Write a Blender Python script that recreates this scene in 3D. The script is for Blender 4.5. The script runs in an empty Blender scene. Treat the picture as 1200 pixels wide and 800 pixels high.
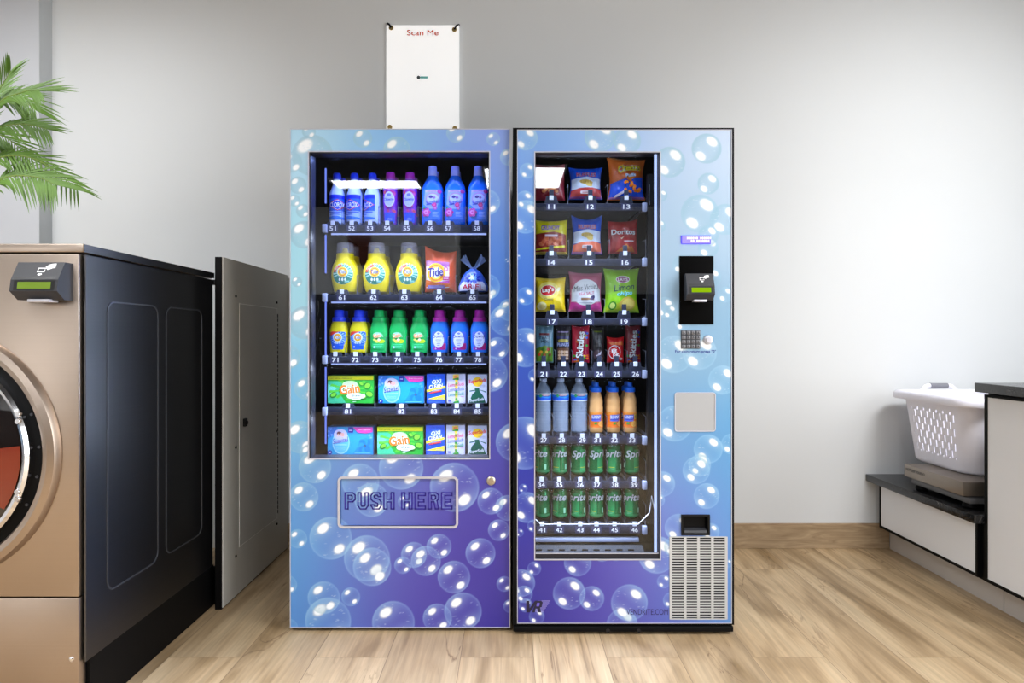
import bpy, bmesh, math, random
import numpy as np
from mathutils import Vector, Matrix
from mathutils.geometry import tessellate_polygon

random.seed(7)
SC = bpy.context.scene
COL = SC.collection
PI = math.pi
# camera constants (photo taken as 1200 x 800): level camera looking along +Y
F, CX, CY, H = 720.0, 599.0, 397.0, 1.068
YL, YR, YW = 2.243, 2.222, 3.144        # front of left machine, right machine, back wall


def PX(px, y):
    return (px - CX) * y / F


def PZ(py, y):
    return H - (py - CY) * y / F


def lin(c):
    out = []
    for v in c[:3]:
        v = v / 255.0
        out.append(v / 12.92 if v <= 0.04045 else ((v + 0.055) / 1.055) ** 2.4)
    return out


def lina(a):
    a = np.clip(a, 0, 255) / 255.0
    return np.where(a <= 0.04045, a / 12.92, ((a + 0.055) / 1.055) ** 2.4)


# ------------------------------------------------------------------ materials
def mat(name, rgb, rough=0.5, metal=0.0, noise=0.0, nscale=30, stretch=(1, 1, 1), bump=0.0, emit=None, estr=0,
        alpha=1.0, trans=0.0, spec=0.5, coat=0.0, ior=1.45):
    m = bpy.data.materials.new(name)
    m.use_nodes = True
    nt = m.node_tree
    b = nt.nodes['Principled BSDF']
    c = lin(rgb)
    b.inputs['Base Color'].default_value = (*c, 1)
    b.inputs['Roughness'].default_value = rough
    b.inputs['Metallic'].default_value = metal
    b.inputs['Specular IOR Level'].default_value = spec
    b.inputs['Coat Weight'].default_value = coat
    b.inputs['Alpha'].default_value = alpha
    b.inputs['IOR'].default_value = ior
    b.inputs['Transmission Weight'].default_value = trans
    if emit is not None:
        b.inputs['Emission Color'].default_value = (*lin(emit), 1)
        b.inputs['Emission Strength'].default_value = estr
    if noise or bump:
        tc = nt.nodes.new('ShaderNodeTexCoord')
        mp = nt.nodes.new('ShaderNodeMapping')
        mp.inputs['Scale'].default_value = stretch
        nz = nt.nodes.new('ShaderNodeTexNoise')
        nz.inputs['Scale'].default_value = nscale
        nz.inputs['Detail'].default_value = 4
        nt.links.new(tc.outputs['Object'], mp.inputs['Vector'])
        nt.links.new(mp.outputs['Vector'], nz.inputs['Vector'])
        if noise:
            mr = nt.nodes.new('ShaderNodeMapRange')
            mr.inputs['To Min'].default_value = 1 - noise
            mr.inputs['To Max'].default_value = 1 + noise
            nt.links.new(nz.outputs['Fac'], mr.inputs['Value'])
            mx = nt.nodes.new('ShaderNodeMix')
            mx.data_type = 'RGBA'
            mx.blend_type = 'MULTIPLY'
            mx.inputs[0].default_value = 1
            mx.inputs[6].default_value = (*c, 1)
            nt.links.new(mr.outputs['Result'], mx.inputs[7])
            nt.links.new(mx.outputs[2], b.inputs['Base Color'])
        if bump:
            bp = nt.nodes.new('ShaderNodeBump')
            bp.inputs['Strength'].default_value = bump
            bp.inputs['Distance'].default_value = 0.002
            nt.links.new(nz.outputs['Fac'], bp.inputs['Height'])
            nt.links.new(bp.outputs['Normal'], b.inputs['Normal'])
    return m


def print_mat(name, rough, coat=0.0, emit=0.0):
    m = bpy.data.materials.new(name)
    m.use_nodes = True
    nt = m.node_tree
    b = nt.nodes['Principled BSDF']
    a = nt.nodes.new('ShaderNodeAttribute')
    a.attribute_name = 'Col'
    nt.links.new(a.outputs['Color'], b.inputs['Base Color'])
    b.inputs['Roughness'].default_value = rough
    b.inputs['Coat Weight'].default_value = coat
    if emit:
        nt.links.new(a.outputs['Color'], b.inputs['Emission Color'])
        b.inputs['Emission Strength'].default_value = emit
    return m


def glass_mat(name, tint=(235, 240, 245), f0=0.033, rough=0.0):
    m = bpy.data.materials.new(name)
    m.use_nodes = True
    nt = m.node_tree
    for n in list(nt.nodes):
        nt.nodes.remove(n)
    out = nt.nodes.new('ShaderNodeOutputMaterial')
    mix = nt.nodes.new('ShaderNodeMixShader')
    tr = nt.nodes.new('ShaderNodeBsdfTransparent')
    gl = nt.nodes.new('ShaderNodeBsdfGlossy')
    lw = nt.nodes.new('ShaderNodeLayerWeight')
    mr = nt.nodes.new('ShaderNodeMapRange')
    pw = nt.nodes.new('ShaderNodeMath')
    pw.operation = 'POWER'
    pw.inputs[1].default_value = 4.0
    tr.inputs['Color'].default_value = (*lin(tint), 1)
    gl.inputs['Roughness'].default_value = rough
    gl.inputs['Color'].default_value = (1, 1, 1, 1)
    lw.inputs['Blend'].default_value = 0.5
    mr.inputs['To Min'].default_value = f0
    mr.inputs['To Max'].default_value = 1.0
    nt.links.new(lw.outputs['Facing'], pw.inputs[0])
    nt.links.new(pw.outputs[0], mr.inputs['Value'])
    nt.links.new(mr.outputs['Result'], mix.inputs['Fac'])
    nt.links.new(tr.outputs[0], mix.inputs[1])
    nt.links.new(gl.outputs[0], mix.inputs[2])
    nt.links.new(mix.outputs[0], out.inputs['Surface'])
    return m


def emit_mat(name, rgb, s):
    m = bpy.data.materials.new(name)
    m.use_nodes = True
    nt = m.node_tree
    for n in list(nt.nodes):
        nt.nodes.remove(n)
    out = nt.nodes.new('ShaderNodeOutputMaterial')
    e = nt.nodes.new('ShaderNodeEmission')
    e.inputs['Color'].default_value = (*lin(rgb), 1)
    e.inputs['Strength'].default_value = s
    nt.links.new(e.outputs[0], out.inputs['Surface'])
    return m


def floor_mat():
    m = bpy.data.materials.new('oak_planks')
    m.use_nodes = True
    nt = m.node_tree
    N, L = nt.nodes, nt.links
    b = N['Principled BSDF']
    tc = N.new('ShaderNodeTexCoord')
    mp = N.new('ShaderNodeMapping')
    mp.inputs['Rotation'].default_value = (0, 0, PI / 2)
    mp.inputs['Location'].default_value = (0.35, 0.17, 0)
    L.new(tc.outputs['Object'], mp.inputs['Vector'])
    br = N.new('ShaderNodeTexBrick')
    br.inputs['Color1'].default_value = (0, 0, 0, 1)
    br.inputs['Color2'].default_value = (1, 1, 1, 1)
    br.inputs['Mortar'].default_value = (0.5, 0.5, 0.5, 1)
    br.inputs['Scale'].default_value = 1
    br.inputs['Mortar Size'].default_value = 0.0012
    br.inputs['Mortar Smooth'].default_value = 0.3
    br.inputs['Brick Width'].default_value = 1.25
    br.inputs['Row Height'].default_value = 0.245
    br.offset = 0.37
    L.new(mp.outputs['Vector'], br.inputs['Vector'])
    # per plank offset for the grain
    sep = N.new('ShaderNodeSeparateColor')
    L.new(br.outputs['Color'], sep.inputs[0])
    mul = N.new('ShaderNodeMath')
    mul.operation = 'MULTIPLY'
    mul.inputs[1].default_value = 17.3
    L.new(sep.outputs[0], mul.inputs[0])
    cmb = N.new('ShaderNodeCombineXYZ')
    L.new(mul.outputs[0], cmb.inputs[0])
    L.new(mul.outputs[0], cmb.inputs[2])
    add = N.new('ShaderNodeVectorMath')
    add.operation = 'ADD'
    L.new(mp.outputs['Vector'], add.inputs[0])
    L.new(cmb.outputs[0], add.inputs[1])

    def noise(scale, sc, detail, dist=0.0):
        q = N.new('ShaderNodeMapping')
        q.inputs['Scale'].default_value = sc
        L.new(add.outputs[0], q.inputs['Vector'])
        n = N.new('ShaderNodeTexNoise')
        n.inputs['Scale'].default_value = scale
        n.inputs['Detail'].default_value = detail
        n.inputs['Distortion'].default_value = dist
        L.new(q.outputs[0], n.inputs['Vector'])
        return n

    big = noise(1.0, (1.1, 5.5, 1), 6, 1.6)
    fine = noise(1.0, (3.5, 85, 1), 5, 0.4)
    ramp = N.new('ShaderNodeValToRGB')
    els = ramp.color_ramp.elements
    els[0].position = 0.28
    els[0].color = (*lin((140, 113, 77)), 1)
    els[1].position = 0.72
    els[1].color = (*lin((208, 183, 146)), 1)
    e = els.new(0.5)
    e.color = (*lin((189, 161, 124)), 1)
    L.new(big.outputs['Fac'], ramp.inputs['Fac'])
    r2 = N.new('ShaderNodeMapRange')
    r2.inputs['From Min'].default_value = 0.3
    r2.inputs['From Max'].default_value = 0.7
    r2.inputs['To Min'].default_value = 0.80
    r2.inputs['To Max'].default_value = 1.10
    L.new(fine.outputs['Fac'], r2.inputs['Value'])
    m1 = N.new('ShaderNodeMix')
    m1.data_type = 'RGBA'
    m1.blend_type = 'MULTIPLY'
    m1.inputs[0].default_value = 1
    L.new(ramp.outputs['Color'], m1.inputs[6])
    L.new(r2.outputs['Result'], m1.inputs[7])
    # plank tone
    r3 = N.new('ShaderNodeMapRange')
    r3.inputs['To Min'].default_value = 0.86
    r3.inputs['To Max'].default_value = 1.08
    L.new(sep.outputs[0], r3.inputs['Value'])
    m2 = N.new('ShaderNodeMix')
    m2.data_type = 'RGBA'
    m2.blend_type = 'MULTIPLY'
    m2.inputs[0].default_value = 1
    L.new(m1.outputs[2], m2.inputs[6])
    L.new(r3.outputs['Result'], m2.inputs[7])
    # dark cracks along the grain
    ck = noise(1.0, (0.9, 7.5, 1), 4, 2.6)
    cr = N.new('ShaderNodeValToRGB')
    ce = cr.color_ramp.elements
    ce[0].position = 0.484
    ce[0].color = (1, 1, 1, 1)
    ce[1].position = 0.516
    ce[1].color = (1, 1, 1, 1)
    k = ce.new(0.5)
    k.color = (0.42, 0.34, 0.28, 1)
    L.new(ck.outputs['Fac'], cr.inputs['Fac'])
    gate = noise(1.0, (1.6, 3.2, 1), 2)
    gr = N.new('ShaderNodeMapRange')
    gr.inputs['From Min'].default_value = 0.52
    gr.inputs['From Max'].default_value = 0.62
    gr.inputs['To Min'].default_value = 0.0
    gr.inputs['To Max'].default_value = 0.9
    L.new(gate.outputs['Fac'], gr.inputs['Value'])
    m3 = N.new('ShaderNodeMix')
    m3.data_type = 'RGBA'
    m3.blend_type = 'MULTIPLY'
    L.new(gr.outputs['Result'], m3.inputs[0])
    L.new(m2.outputs[2], m3.inputs[6])
    L.new(cr.outputs['Color'], m3.inputs[7])
    # seams
    m4 = N.new('ShaderNodeMix')
    m4.data_type = 'RGBA'
    m4.blend_type = 'MIX'
    m4.inputs[7].default_value = (*lin((120, 98, 74)), 1)
    L.new(br.outputs['Fac'], m4.inputs[0])
    L.new(m3.outputs[2], m4.inputs[6])
    L.new(m4.outputs[2], b.inputs['Base Color'])
    b.inputs['Roughness'].default_value = 0.42
    bp = N.new('ShaderNodeBump')
    bp.inputs['Strength'].default_value = 0.12
    bp.inputs['Distance'].default_value = 0.002
    L.new(fine.outputs['Fac'], bp.inputs['Height'])
    L.new(bp.outputs['Normal'], b.inputs['Normal'])
    return m


def wood_board_mat():
    m = bpy.data.materials.new('oak_skirting')
    m.use_nodes = True
    nt = m.node_tree
    N, L = nt.nodes, nt.links
    b = N['Principled BSDF']
    tc = N.new('ShaderNodeTexCoord')
    mp = N.new('ShaderNodeMapping')
    mp.inputs['Scale'].default_value = (3, 3, 22)
    L.new(tc.outputs['Object'], mp.inputs['Vector'])
    n = N.new('ShaderNodeTexNoise')
    n.inputs['Scale'].default_value = 1.4
    n.inputs['Detail'].default_value = 6
    n.inputs['Distortion'].default_value = 2.2
    L.new(mp.outputs[0], n.inputs['Vector'])
    r = N.new('ShaderNodeValToRGB')
    r.color_ramp.elements[0].position = 0.3
    r.color_ramp.elements[0].color = (*lin((142, 118, 90)), 1)
    r.color_ramp.elements[1].position = 0.7
    r.color_ramp.elements[1].color = (*lin((180, 156, 124)), 1)
    L.new(n.outputs['Fac'], r.inputs['Fac'])
    L.new(r.outputs['Color'], b.inputs['Base Color'])
    b.inputs['Roughness'].default_value = 0.5
    return m


def marble_mat():
    m = bpy.data.materials.new('black_marble')
    m.use_nodes = True
    nt = m.node_tree
    N, L = nt.nodes, nt.links
    b = N['Principled BSDF']
    tc = N.new('ShaderNodeTexCoord')
    n = N.new('ShaderNodeTexNoise')
    n.inputs['Scale'].default_value = 7
    n.inputs['Detail'].default_value = 8
    n.inputs['Distortion'].default_value = 2.5
    L.new(tc.outputs['Object'], n.inputs['Vector'])
    r = N.new('ShaderNodeValToRGB')
    e = r.color_ramp.elements
    e[0].position = 0.47
    e[0].color = (*lin((9, 9, 10)), 1)
    e[1].position = 0.53
    e[1].color = (*lin((12, 12, 14)), 1)
    k = e.new(0.5)
    k.color = (*lin((52, 52, 54)), 1)
    L.new(n.outputs['Fac'], r.inputs['Fac'])
    L.new(r.outputs['Color'], b.inputs['Base Color'])
    b.inputs['Roughness'].default_value = 0.22
    return m


M = {}
M['wall'] = mat('painted_wall', (216, 218, 219), 0.75, noise=0.012, nscale=2.5, bump=0.05)
M['ceil'] = mat('dark_ceiling', (46, 46, 48), 0.9, noise=0.05, nscale=6)
M['pier'] = mat('painted_pier', (196, 198, 203), 0.75, noise=0.012, nscale=2.5)
M['stripg'] = mat('grey_pier_strip', (186, 189, 191), 0.8, noise=0.02)
M['dark_wall'] = mat('dark_wall_band', (40, 40, 44), 0.6, noise=0.1, nscale=5)
M['brown'] = mat('brown_board', (120, 62, 44), 0.6, noise=0.2, nscale=14)
M['floor'] = floor_mat()
M['skirt'] = wood_board_mat()
M['marble'] = marble_mat()
M['steel'] = mat('brushed_steel_warm', (176, 161, 148), 0.36, 1.0, noise=0.04, nscale=3, stretch=(1, 30, 240), bump=0.035)
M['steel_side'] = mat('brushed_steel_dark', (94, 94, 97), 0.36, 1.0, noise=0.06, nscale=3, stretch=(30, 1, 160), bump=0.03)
M['steel_edge'] = mat('steel_blue_edge', (70, 84, 98), 0.3, 1.0, noise=0.03)
M['chrome'] = mat('chrome', (225, 225, 228), 0.12, 1.0, noise=0.02)
M['silver'] = mat('satin_silver', (196, 196, 206), 0.38, 0.4, noise=0.03)
M['black'] = mat('black_plastic', (7, 7, 8), 0.5, noise=0.1, spec=.3)
M['blackm'] = mat('black_painted_metal', (8, 8, 9), 0.55, noise=0.1, spec=.15)
M['matte'] = mat('matte_black_plate', (5, 5, 5), 0.6, noise=0.1, spec=.04)
M['dgrey'] = mat('dark_grey_plastic', (58, 60, 66), 0.5, noise=0.05)
M['reader'] = mat('reader_plastic', (46, 47, 52), 0.5, noise=0.05)
M['interior'] = mat('interior_black', (22, 22, 26), 0.45, noise=0.1)
M['reveal'] = mat('window_reveal_black', (26, 27, 36), 0.4, noise=0.05)
M['wire'] = mat('guard_wire_silver', (206, 210, 222), 0.35, 0.2, noise=0.02)
M['tray'] = mat('tray_dark_metal', (40, 42, 52), 0.4, 0.3, noise=0.05)
M['rail'] = mat('rail_dark_blue', (36, 39, 58), 0.35, noise=0.05)
M['clip'] = mat('clip_plastic', (42, 46, 66), 0.4, noise=0.05)
M['tagw'] = mat('white_tag_glow', (226, 230, 248), 0.5, noise=0.02, emit=(200, 210, 255), estr=0.05)  # slight glow added to the tags, which are no lamps
M['divider'] = mat('divider_wire', (120, 124, 140), 0.35, 0.6, noise=0.05)
M['bracket'] = mat('bracket_plastic', (176, 184, 216), 0.4, noise=0.02)
M['led'] = emit_mat('led_strip', (176, 190, 255), .8)
M['ledb'] = emit_mat('led_strip_blue', (130, 150, 255), .8)
M['ledw'] = emit_mat('led_edge', (188, 204, 255), 1.15)
M['ceil_light'] = emit_mat('ceiling_diffuser', (248, 250, 255), 18)
M['added_panel'] = emit_mat('added_fill_diffuser', (248, 250, 255), 0.9)
M['plate'] = mat('pale_grey_plate', (160, 161, 163), 0.55, noise=0.01)
M['grille'] = mat('grille_paint', (182, 182, 182), 0.5, noise=0.01)
M['lightframe'] = mat('light_frame', (230, 230, 230), 0.5, noise=0.02)
M['glass'] = glass_mat('window_glass')
M['dglass'] = mat('dark_porthole_glass', (20, 14, 12), 0.05, noise=0.05, coat=1.0)
M['print'] = print_mat('printed_ink', 0.38)
M['bag'] = print_mat('printed_foil', 0.26, coat=0.3)
M['door'] = print_mat('printed_vinyl_wrap', 0.32)
M['lcdg'] = emit_mat('lcd_green', (160, 205, 20), 0.6)
M['lcdk'] = mat('lcd_dim_green', (96, 122, 26), 0.4, noise=0.03, emit=(110, 150, 20), estr=0.10)
M['lcdb'] = emit_mat('lcd_blue', (86, 78, 240), 1.3)
M['lcdt'] = print_mat('lcd_pale', .4, emit=.6)
M['white'] = mat('white_card_glow', (250, 250, 250), 0.6, noise=0.01, emit=(255, 255, 255), estr=.28)  # glow added so the poster reads whiter; it is no lamp
M['brass'] = mat('brass', (196, 170, 110), 0.3, 0.8, noise=0.04)
M['lockm'] = mat('lock_nickel', (188, 178, 160), 0.3, 0.8, noise=0.04)
M['key'] = mat('grey_key', (120, 121, 126), 0.4, 0.2, noise=0.03)
M['panel'] = mat('grey_laminate', (204, 204, 198), 0.5, noise=0.03, nscale=4)
M['panel2'] = mat('grey_laminate_hatch', (198, 198, 193), 0.5, noise=0.03, nscale=4)
M['line'] = mat('light_groove', (244, 244, 240), 0.5, noise=0.03)
M['cab'] = mat('cabinet_laminate', (238, 240, 244), 0.5, noise=0.012, nscale=3)
M['toe'] = mat('toe_kick_laminate', (206, 200, 194), 0.5, noise=0.02, nscale=3)
M['basket'] = mat('white_plastic', (240, 238, 248), 0.4, noise=0.01, spec=0.4)
M['grip'] = mat('grey_grip', (128, 128, 136), 0.45, noise=0.03)
M['scale'] = mat('scale_steel', (156, 146, 136), 0.4, 0.85, noise=0.03, stretch=(1, 40, 40), nscale=4, bump=0.02)
M['scaleb'] = mat('scale_base_grey', (108, 108, 110), 0.45, 0.4, noise=0.03)
M['leaf'] = mat('palm_leaf', (92, 128, 44), 0.5, noise=0.35, nscale=14)
M['stem'] = mat('palm_stem', (120, 140, 60), 0.5, noise=0.2, nscale=20)
M['pot'] = mat('pot_ceramic', (212, 208, 200), 0.4, noise=0.03)
M['soil'] = mat('soil', (48, 34, 24), 0.9, noise=0.3)
M['orange'] = mat('orange_reflection', (112, 34, 10), 0.25, noise=0.25, nscale=6, coat=0.6)
M['rib_hl'] = mat('rib_highlight', (112, 114, 120), 0.4, 0.9, noise=0.05)  # lighter than the side panel, painting in the rib's edge highlight
M['bleach'] = mat('bleach_white', (206, 222, 255), 0.4, noise=0.02)
M['bluecap'] = mat('blue_cap', (30, 62, 235), 0.35, noise=0.03)
M['sblue'] = mat('softener_blue', (34, 122, 240), 0.22, noise=0.03)
M['lilac'] = mat('lilac_cap', (206, 210, 255), 0.35, noise=0.02)
M['magenta'] = mat('magenta_cap', (190, 34, 172), 0.3, noise=0.03)
M['purple'] = mat('violet_bottle', (132, 50, 190), 0.25, noise=0.05)
M['yellow'] = mat('yellow_bottle', (246, 224, 16), 0.28, noise=0.02)
M['yellow2'] = mat('yellow_bottle_bright', (226, 212, 20), 0.28, noise=0.02)
M['green'] = mat('green_bottle', (18, 186, 92), 0.28, noise=0.02)
M['clearcap'] = mat('clear_cap', (206, 204, 228), 0.15, noise=0.03, alpha=0.32, coat=.4)
M['can_top'] = mat('can_aluminium', (200, 204, 208), 0.25, 1.0, noise=0.02)
M['can'] = mat('can_green', (4, 122, 66), 0.22, 0.4, noise=0.02)
M['water'] = mat('clear_water_bottle', (196, 212, 240), 0.10, noise=0.10, nscale=40, alpha=0.36, coat=.6)
M['juice'] = mat('orange_juice', (228, 172, 112), 0.2, noise=0.03)
M['juicecap'] = mat('juice_cap', (20, 110, 240), 0.35, noise=0.02)
M['watercap'] = mat('water_cap', (186, 200, 232), 0.35, noise=0.02)
M['film'] = mat('clear_film', (150, 176, 236), 0.2, noise=0.15, alpha=0.6, coat=.4)

# ------------------------------------------------------------------ scene graph helpers
WL = {}


def empty(name, loc, label=None, cat=None, group=None, kind=None):
    o = bpy.data.objects.new(name, None)
    o.empty_display_size = 0.05
    COL.objects.link(o)
    o.location = loc
    WL[o.name] = Vector(loc)
    tag(o, label, cat, group, kind)
    return o


def tag(o, label=None, cat=None, group=None, kind=None):
    if label:
        o['label'] = label
    if cat:
        o['category'] = cat
    if group:
        o['group'] = group
    if kind:
        o['kind'] = kind
    return o


def root_loc(o):
    while o is not None:
        if o.parent is None:
            return Vector(o.location)
        o = o.parent


class MB:
    def __init__(s):
        s.v, s.f = [], []

    def add(s, vs, fs):
        n = len(s.v)
        s.v += [tuple(v) for v in vs]
        s.f += [tuple(i + n for i in f) for f in fs]
        return s

    def from_bm(s, bm):
        bm.verts.index_update()
        s.add([v.co[:] for v in bm.verts], [[v.index for v in f.verts] for f in bm.faces])
        bm.free()
        return s

    def box(s, x0, x1, y0, y1, z0, z1, bev=0.0, seg=2):
        bm = bmesh.new()
        r = bmesh.ops.create_cube(bm, size=1)
        for v in bm.verts:
            v.co = ((x0 + x1) / 2 + v.co.x * (x1 - x0), (y0 + y1) / 2 + v.co.y * (y1 - y0), (z0 + z1) / 2 + v.co.z * (z1 - z0))
        if bev:
            bmesh.ops.bevel(bm, geom=list(bm.edges), offset=bev, segments=seg, affect='EDGES', profile=0.5)
        return s.from_bm(bm)

    def prism(s, pts, axis, a, b):
        """pts: 2D outline; axis 'y' -> pts are (x,z); 'x' -> (y,z); 'z' -> (x,y)"""
        def mk(p, t):
            return {'y': (p[0], t, p[1]), 'x': (t, p[0], p[1]), 'z': (p[0], p[1], t)}[axis]
        n = len(pts)
        vs = [mk(p, a) for p in pts] + [mk(p, b) for p in pts]
        fs = [tuple(range(n)), tuple(reversed(range(n, 2 * n)))]
        fs += [(i, i + n, (i + 1) % n + n, (i + 1) % n) for i in range(n)]
        return s.add(vs, fs)

    def ring(s, outer, inner, axis, a, b):
        """frame between two outlines with the same number of points"""
        def mk(p, t):
            return {'y': (p[0], t, p[1]), 'x': (t, p[0], p[1]), 'z': (p[0], p[1], t)}[axis]
        n = len(outer)
        vs = [mk(p, a) for p in outer] + [mk(p, a) for p in inner] + [mk(p, b) for p in outer] + [mk(p, b) for p in inner]
        fs = []
        for i in range(n):
            j = (i + 1) % n
            fs += [(i, j, j + n, i + n), (i + 2 * n, i + 3 * n, j + 3 * n, j + 2 * n),
                   (i, i + 2 * n, j + 2 * n, j), (i + n, j + n, j + 3 * n, i + 3 * n)]
        return s.add(vs, fs)

    def lathe(s, prof, c=(0, 0, 0), axis='z', seg=32, close=True):
        """prof: (r, t) list along the axis"""
        vs, fs = [], []
        for r, t in prof:
            for k in range(seg):
                a = 2 * PI * k / seg
                p, q = r * math.cos(a), r * math.sin(a)
                if axis == 'z':
                    vs.append((c[0] + p, c[1] + q, c[2] + t))
                elif axis == 'y':
                    vs.append((c[0] + p, c[1] + t, c[2] + q))
                else:
                    vs.append((c[0] + t, c[1] + p, c[2] + q))
        for i in range(len(prof) - 1):
            for k in range(seg):
                j = (k + 1) % seg
                fs.append((i * seg + k, i * seg + j, (i + 1) * seg + j, (i + 1) * seg + k))
        if close:
            fs.append(tuple(reversed(range(seg))))
            fs.append(tuple((len(prof) - 1) * seg + k for k in range(seg)))
        return s.add(vs, fs)

    def loft(s, secs, seg=48, n=2.0, c=(0, 0, 0)):
        """secs: (z, rx, ry[, n]) superellipse sections"""
        vs, fs = [], []
        for sec in secs:
            z, rx, ry = sec[:3]
            e = sec[3] if len(sec) > 3 else n
            for k in range(seg):
                a = 2 * PI * k / seg
                ca, sa = math.cos(a), math.sin(a)
                vs.append((c[0] + rx * math.copysign(abs(ca) ** (2 / e), ca), c[1] + ry * math.copysign(abs(sa) ** (2 / e), sa), c[2] + z))
        for i in range(len(secs) - 1):
            for k in range(seg):
                j = (k + 1) % seg
                fs.append((i * seg + k, i * seg + j, (i + 1) * seg + j, (i + 1) * seg + k))
        fs.append(tuple(reversed(range(seg))))
        fs.append(tuple((len(secs) - 1) * seg + k for k in range(seg)))
        return s.add(vs, fs)

    def tube(s, path, r, seg=8, closed=False):
        pts = [Vector(p) for p in path]
        n = len(pts)
        vs, fs = [], []
        up = Vector((0.13, 0.31, 0.94)).normalized()
        for i, p in enumerate(pts):
            d = (pts[min(i + 1, n - 1)] - pts[max(i - 1, 0)]).normalized()
            a = d.cross(up)
            if a.length < 1e-4:
                a = d.cross(Vector((1, 0, 0)))
            a.normalize()
            b = d.cross(a)
            rr = r[i] if isinstance(r, (list, tuple)) else r
            for k in range(seg):
                t = 2 * PI * k / seg
                vs.append(p + a * (rr * math.cos(t)) + b * (rr * math.sin(t)))
        for i in range(n - 1):
            for k in range(seg):
                j = (k + 1) % seg
                fs.append((i * seg + k, i * seg + j, (i + 1) * seg + j, (i + 1) * seg + k))
        fs.append(tuple(range(seg)))
        fs.append(tuple(reversed([(n - 1) * seg + k for k in range(seg)])))
        return s.add(vs, fs)

    def build(s, name, m, parent=None, smooth=35, local=False):
        me = bpy.data.meshes.new(name)
        off = Vector((0, 0, 0))
        if parent is not None and not local:
            off = root_loc(parent)
        me.from_pydata([(v[0] - off.x, v[1] - off.y, v[2] - off.z) for v in s.v], [], s.f)
        me.update()
        bm = bmesh.new()
        bm.from_mesh(me)
        bmesh.ops.recalc_face_normals(bm, faces=bm.faces)
        bm.to_mesh(me)
        bm.free()
        if smooth:
            me.shade_smooth()
            me.set_sharp_from_angle(angle=math.radians(smooth))
        me.materials.append(m)
        o = bpy.data.objects.new(name, me)
        COL.objects.link(o)
        if parent is not None:
            o.parent = parent
        return o


def rrect(x0, x1, z0, z1, r, seg=5):
    pts = []
    for cx, cz, a0 in ((x1 - r, z1 - r, 0), (x0 + r, z1 - r, 90), (x0 + r, z0 + r, 180), (x1 - r, z0 + r, 270)):
        for k in range(seg + 1):
            a = math.radians(a0 + 90 * k / seg)
            pts.append((cx + r * math.cos(a), cz + r * math.sin(a)))
    return pts


def copy_tree(o, parent=None):
    c = o.copy()
    COL.objects.link(c)
    c.parent = parent
    for ch in list(o.children):
        copy_tree(ch, c)
    return c


# ------------------------------------------------------------------ printed artwork (flat shapes laid on a surface)
TCACHE = {}


def text_tris(s, bold=0.0, shear=0.0, spacing=1.0):
    key = (s, bold, shear, spacing)
    if key in TCACHE:
        return TCACHE[key]
    cu = bpy.data.curves.new('lettering', 'FONT')
    cu.body = s
    cu.resolution_u = 3
    cu.offset = bold
    cu.shear = shear
    cu.space_character = spacing
    cu.fill_mode = 'BOTH'
    ob = bpy.data.objects.new('lettering', cu)
    COL.objects.link(ob)
    dg = bpy.context.evaluated_depsgraph_get()
    ev = ob.evaluated_get(dg)
    me = ev.to_mesh()
    me.calc_loop_triangles()
    v = np.array([w.co[:2] for w in me.vertices])
    t = np.array([lt.vertices[:] for lt in me.loop_triangles])
    ev.to_mesh_clear()
    bpy.data.objects.remove(ob)
    bpy.data.curves.remove(cu)
    # cut bold overlap: keep as is
    TCACHE[key] = (v, t)
    return v, t




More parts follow.
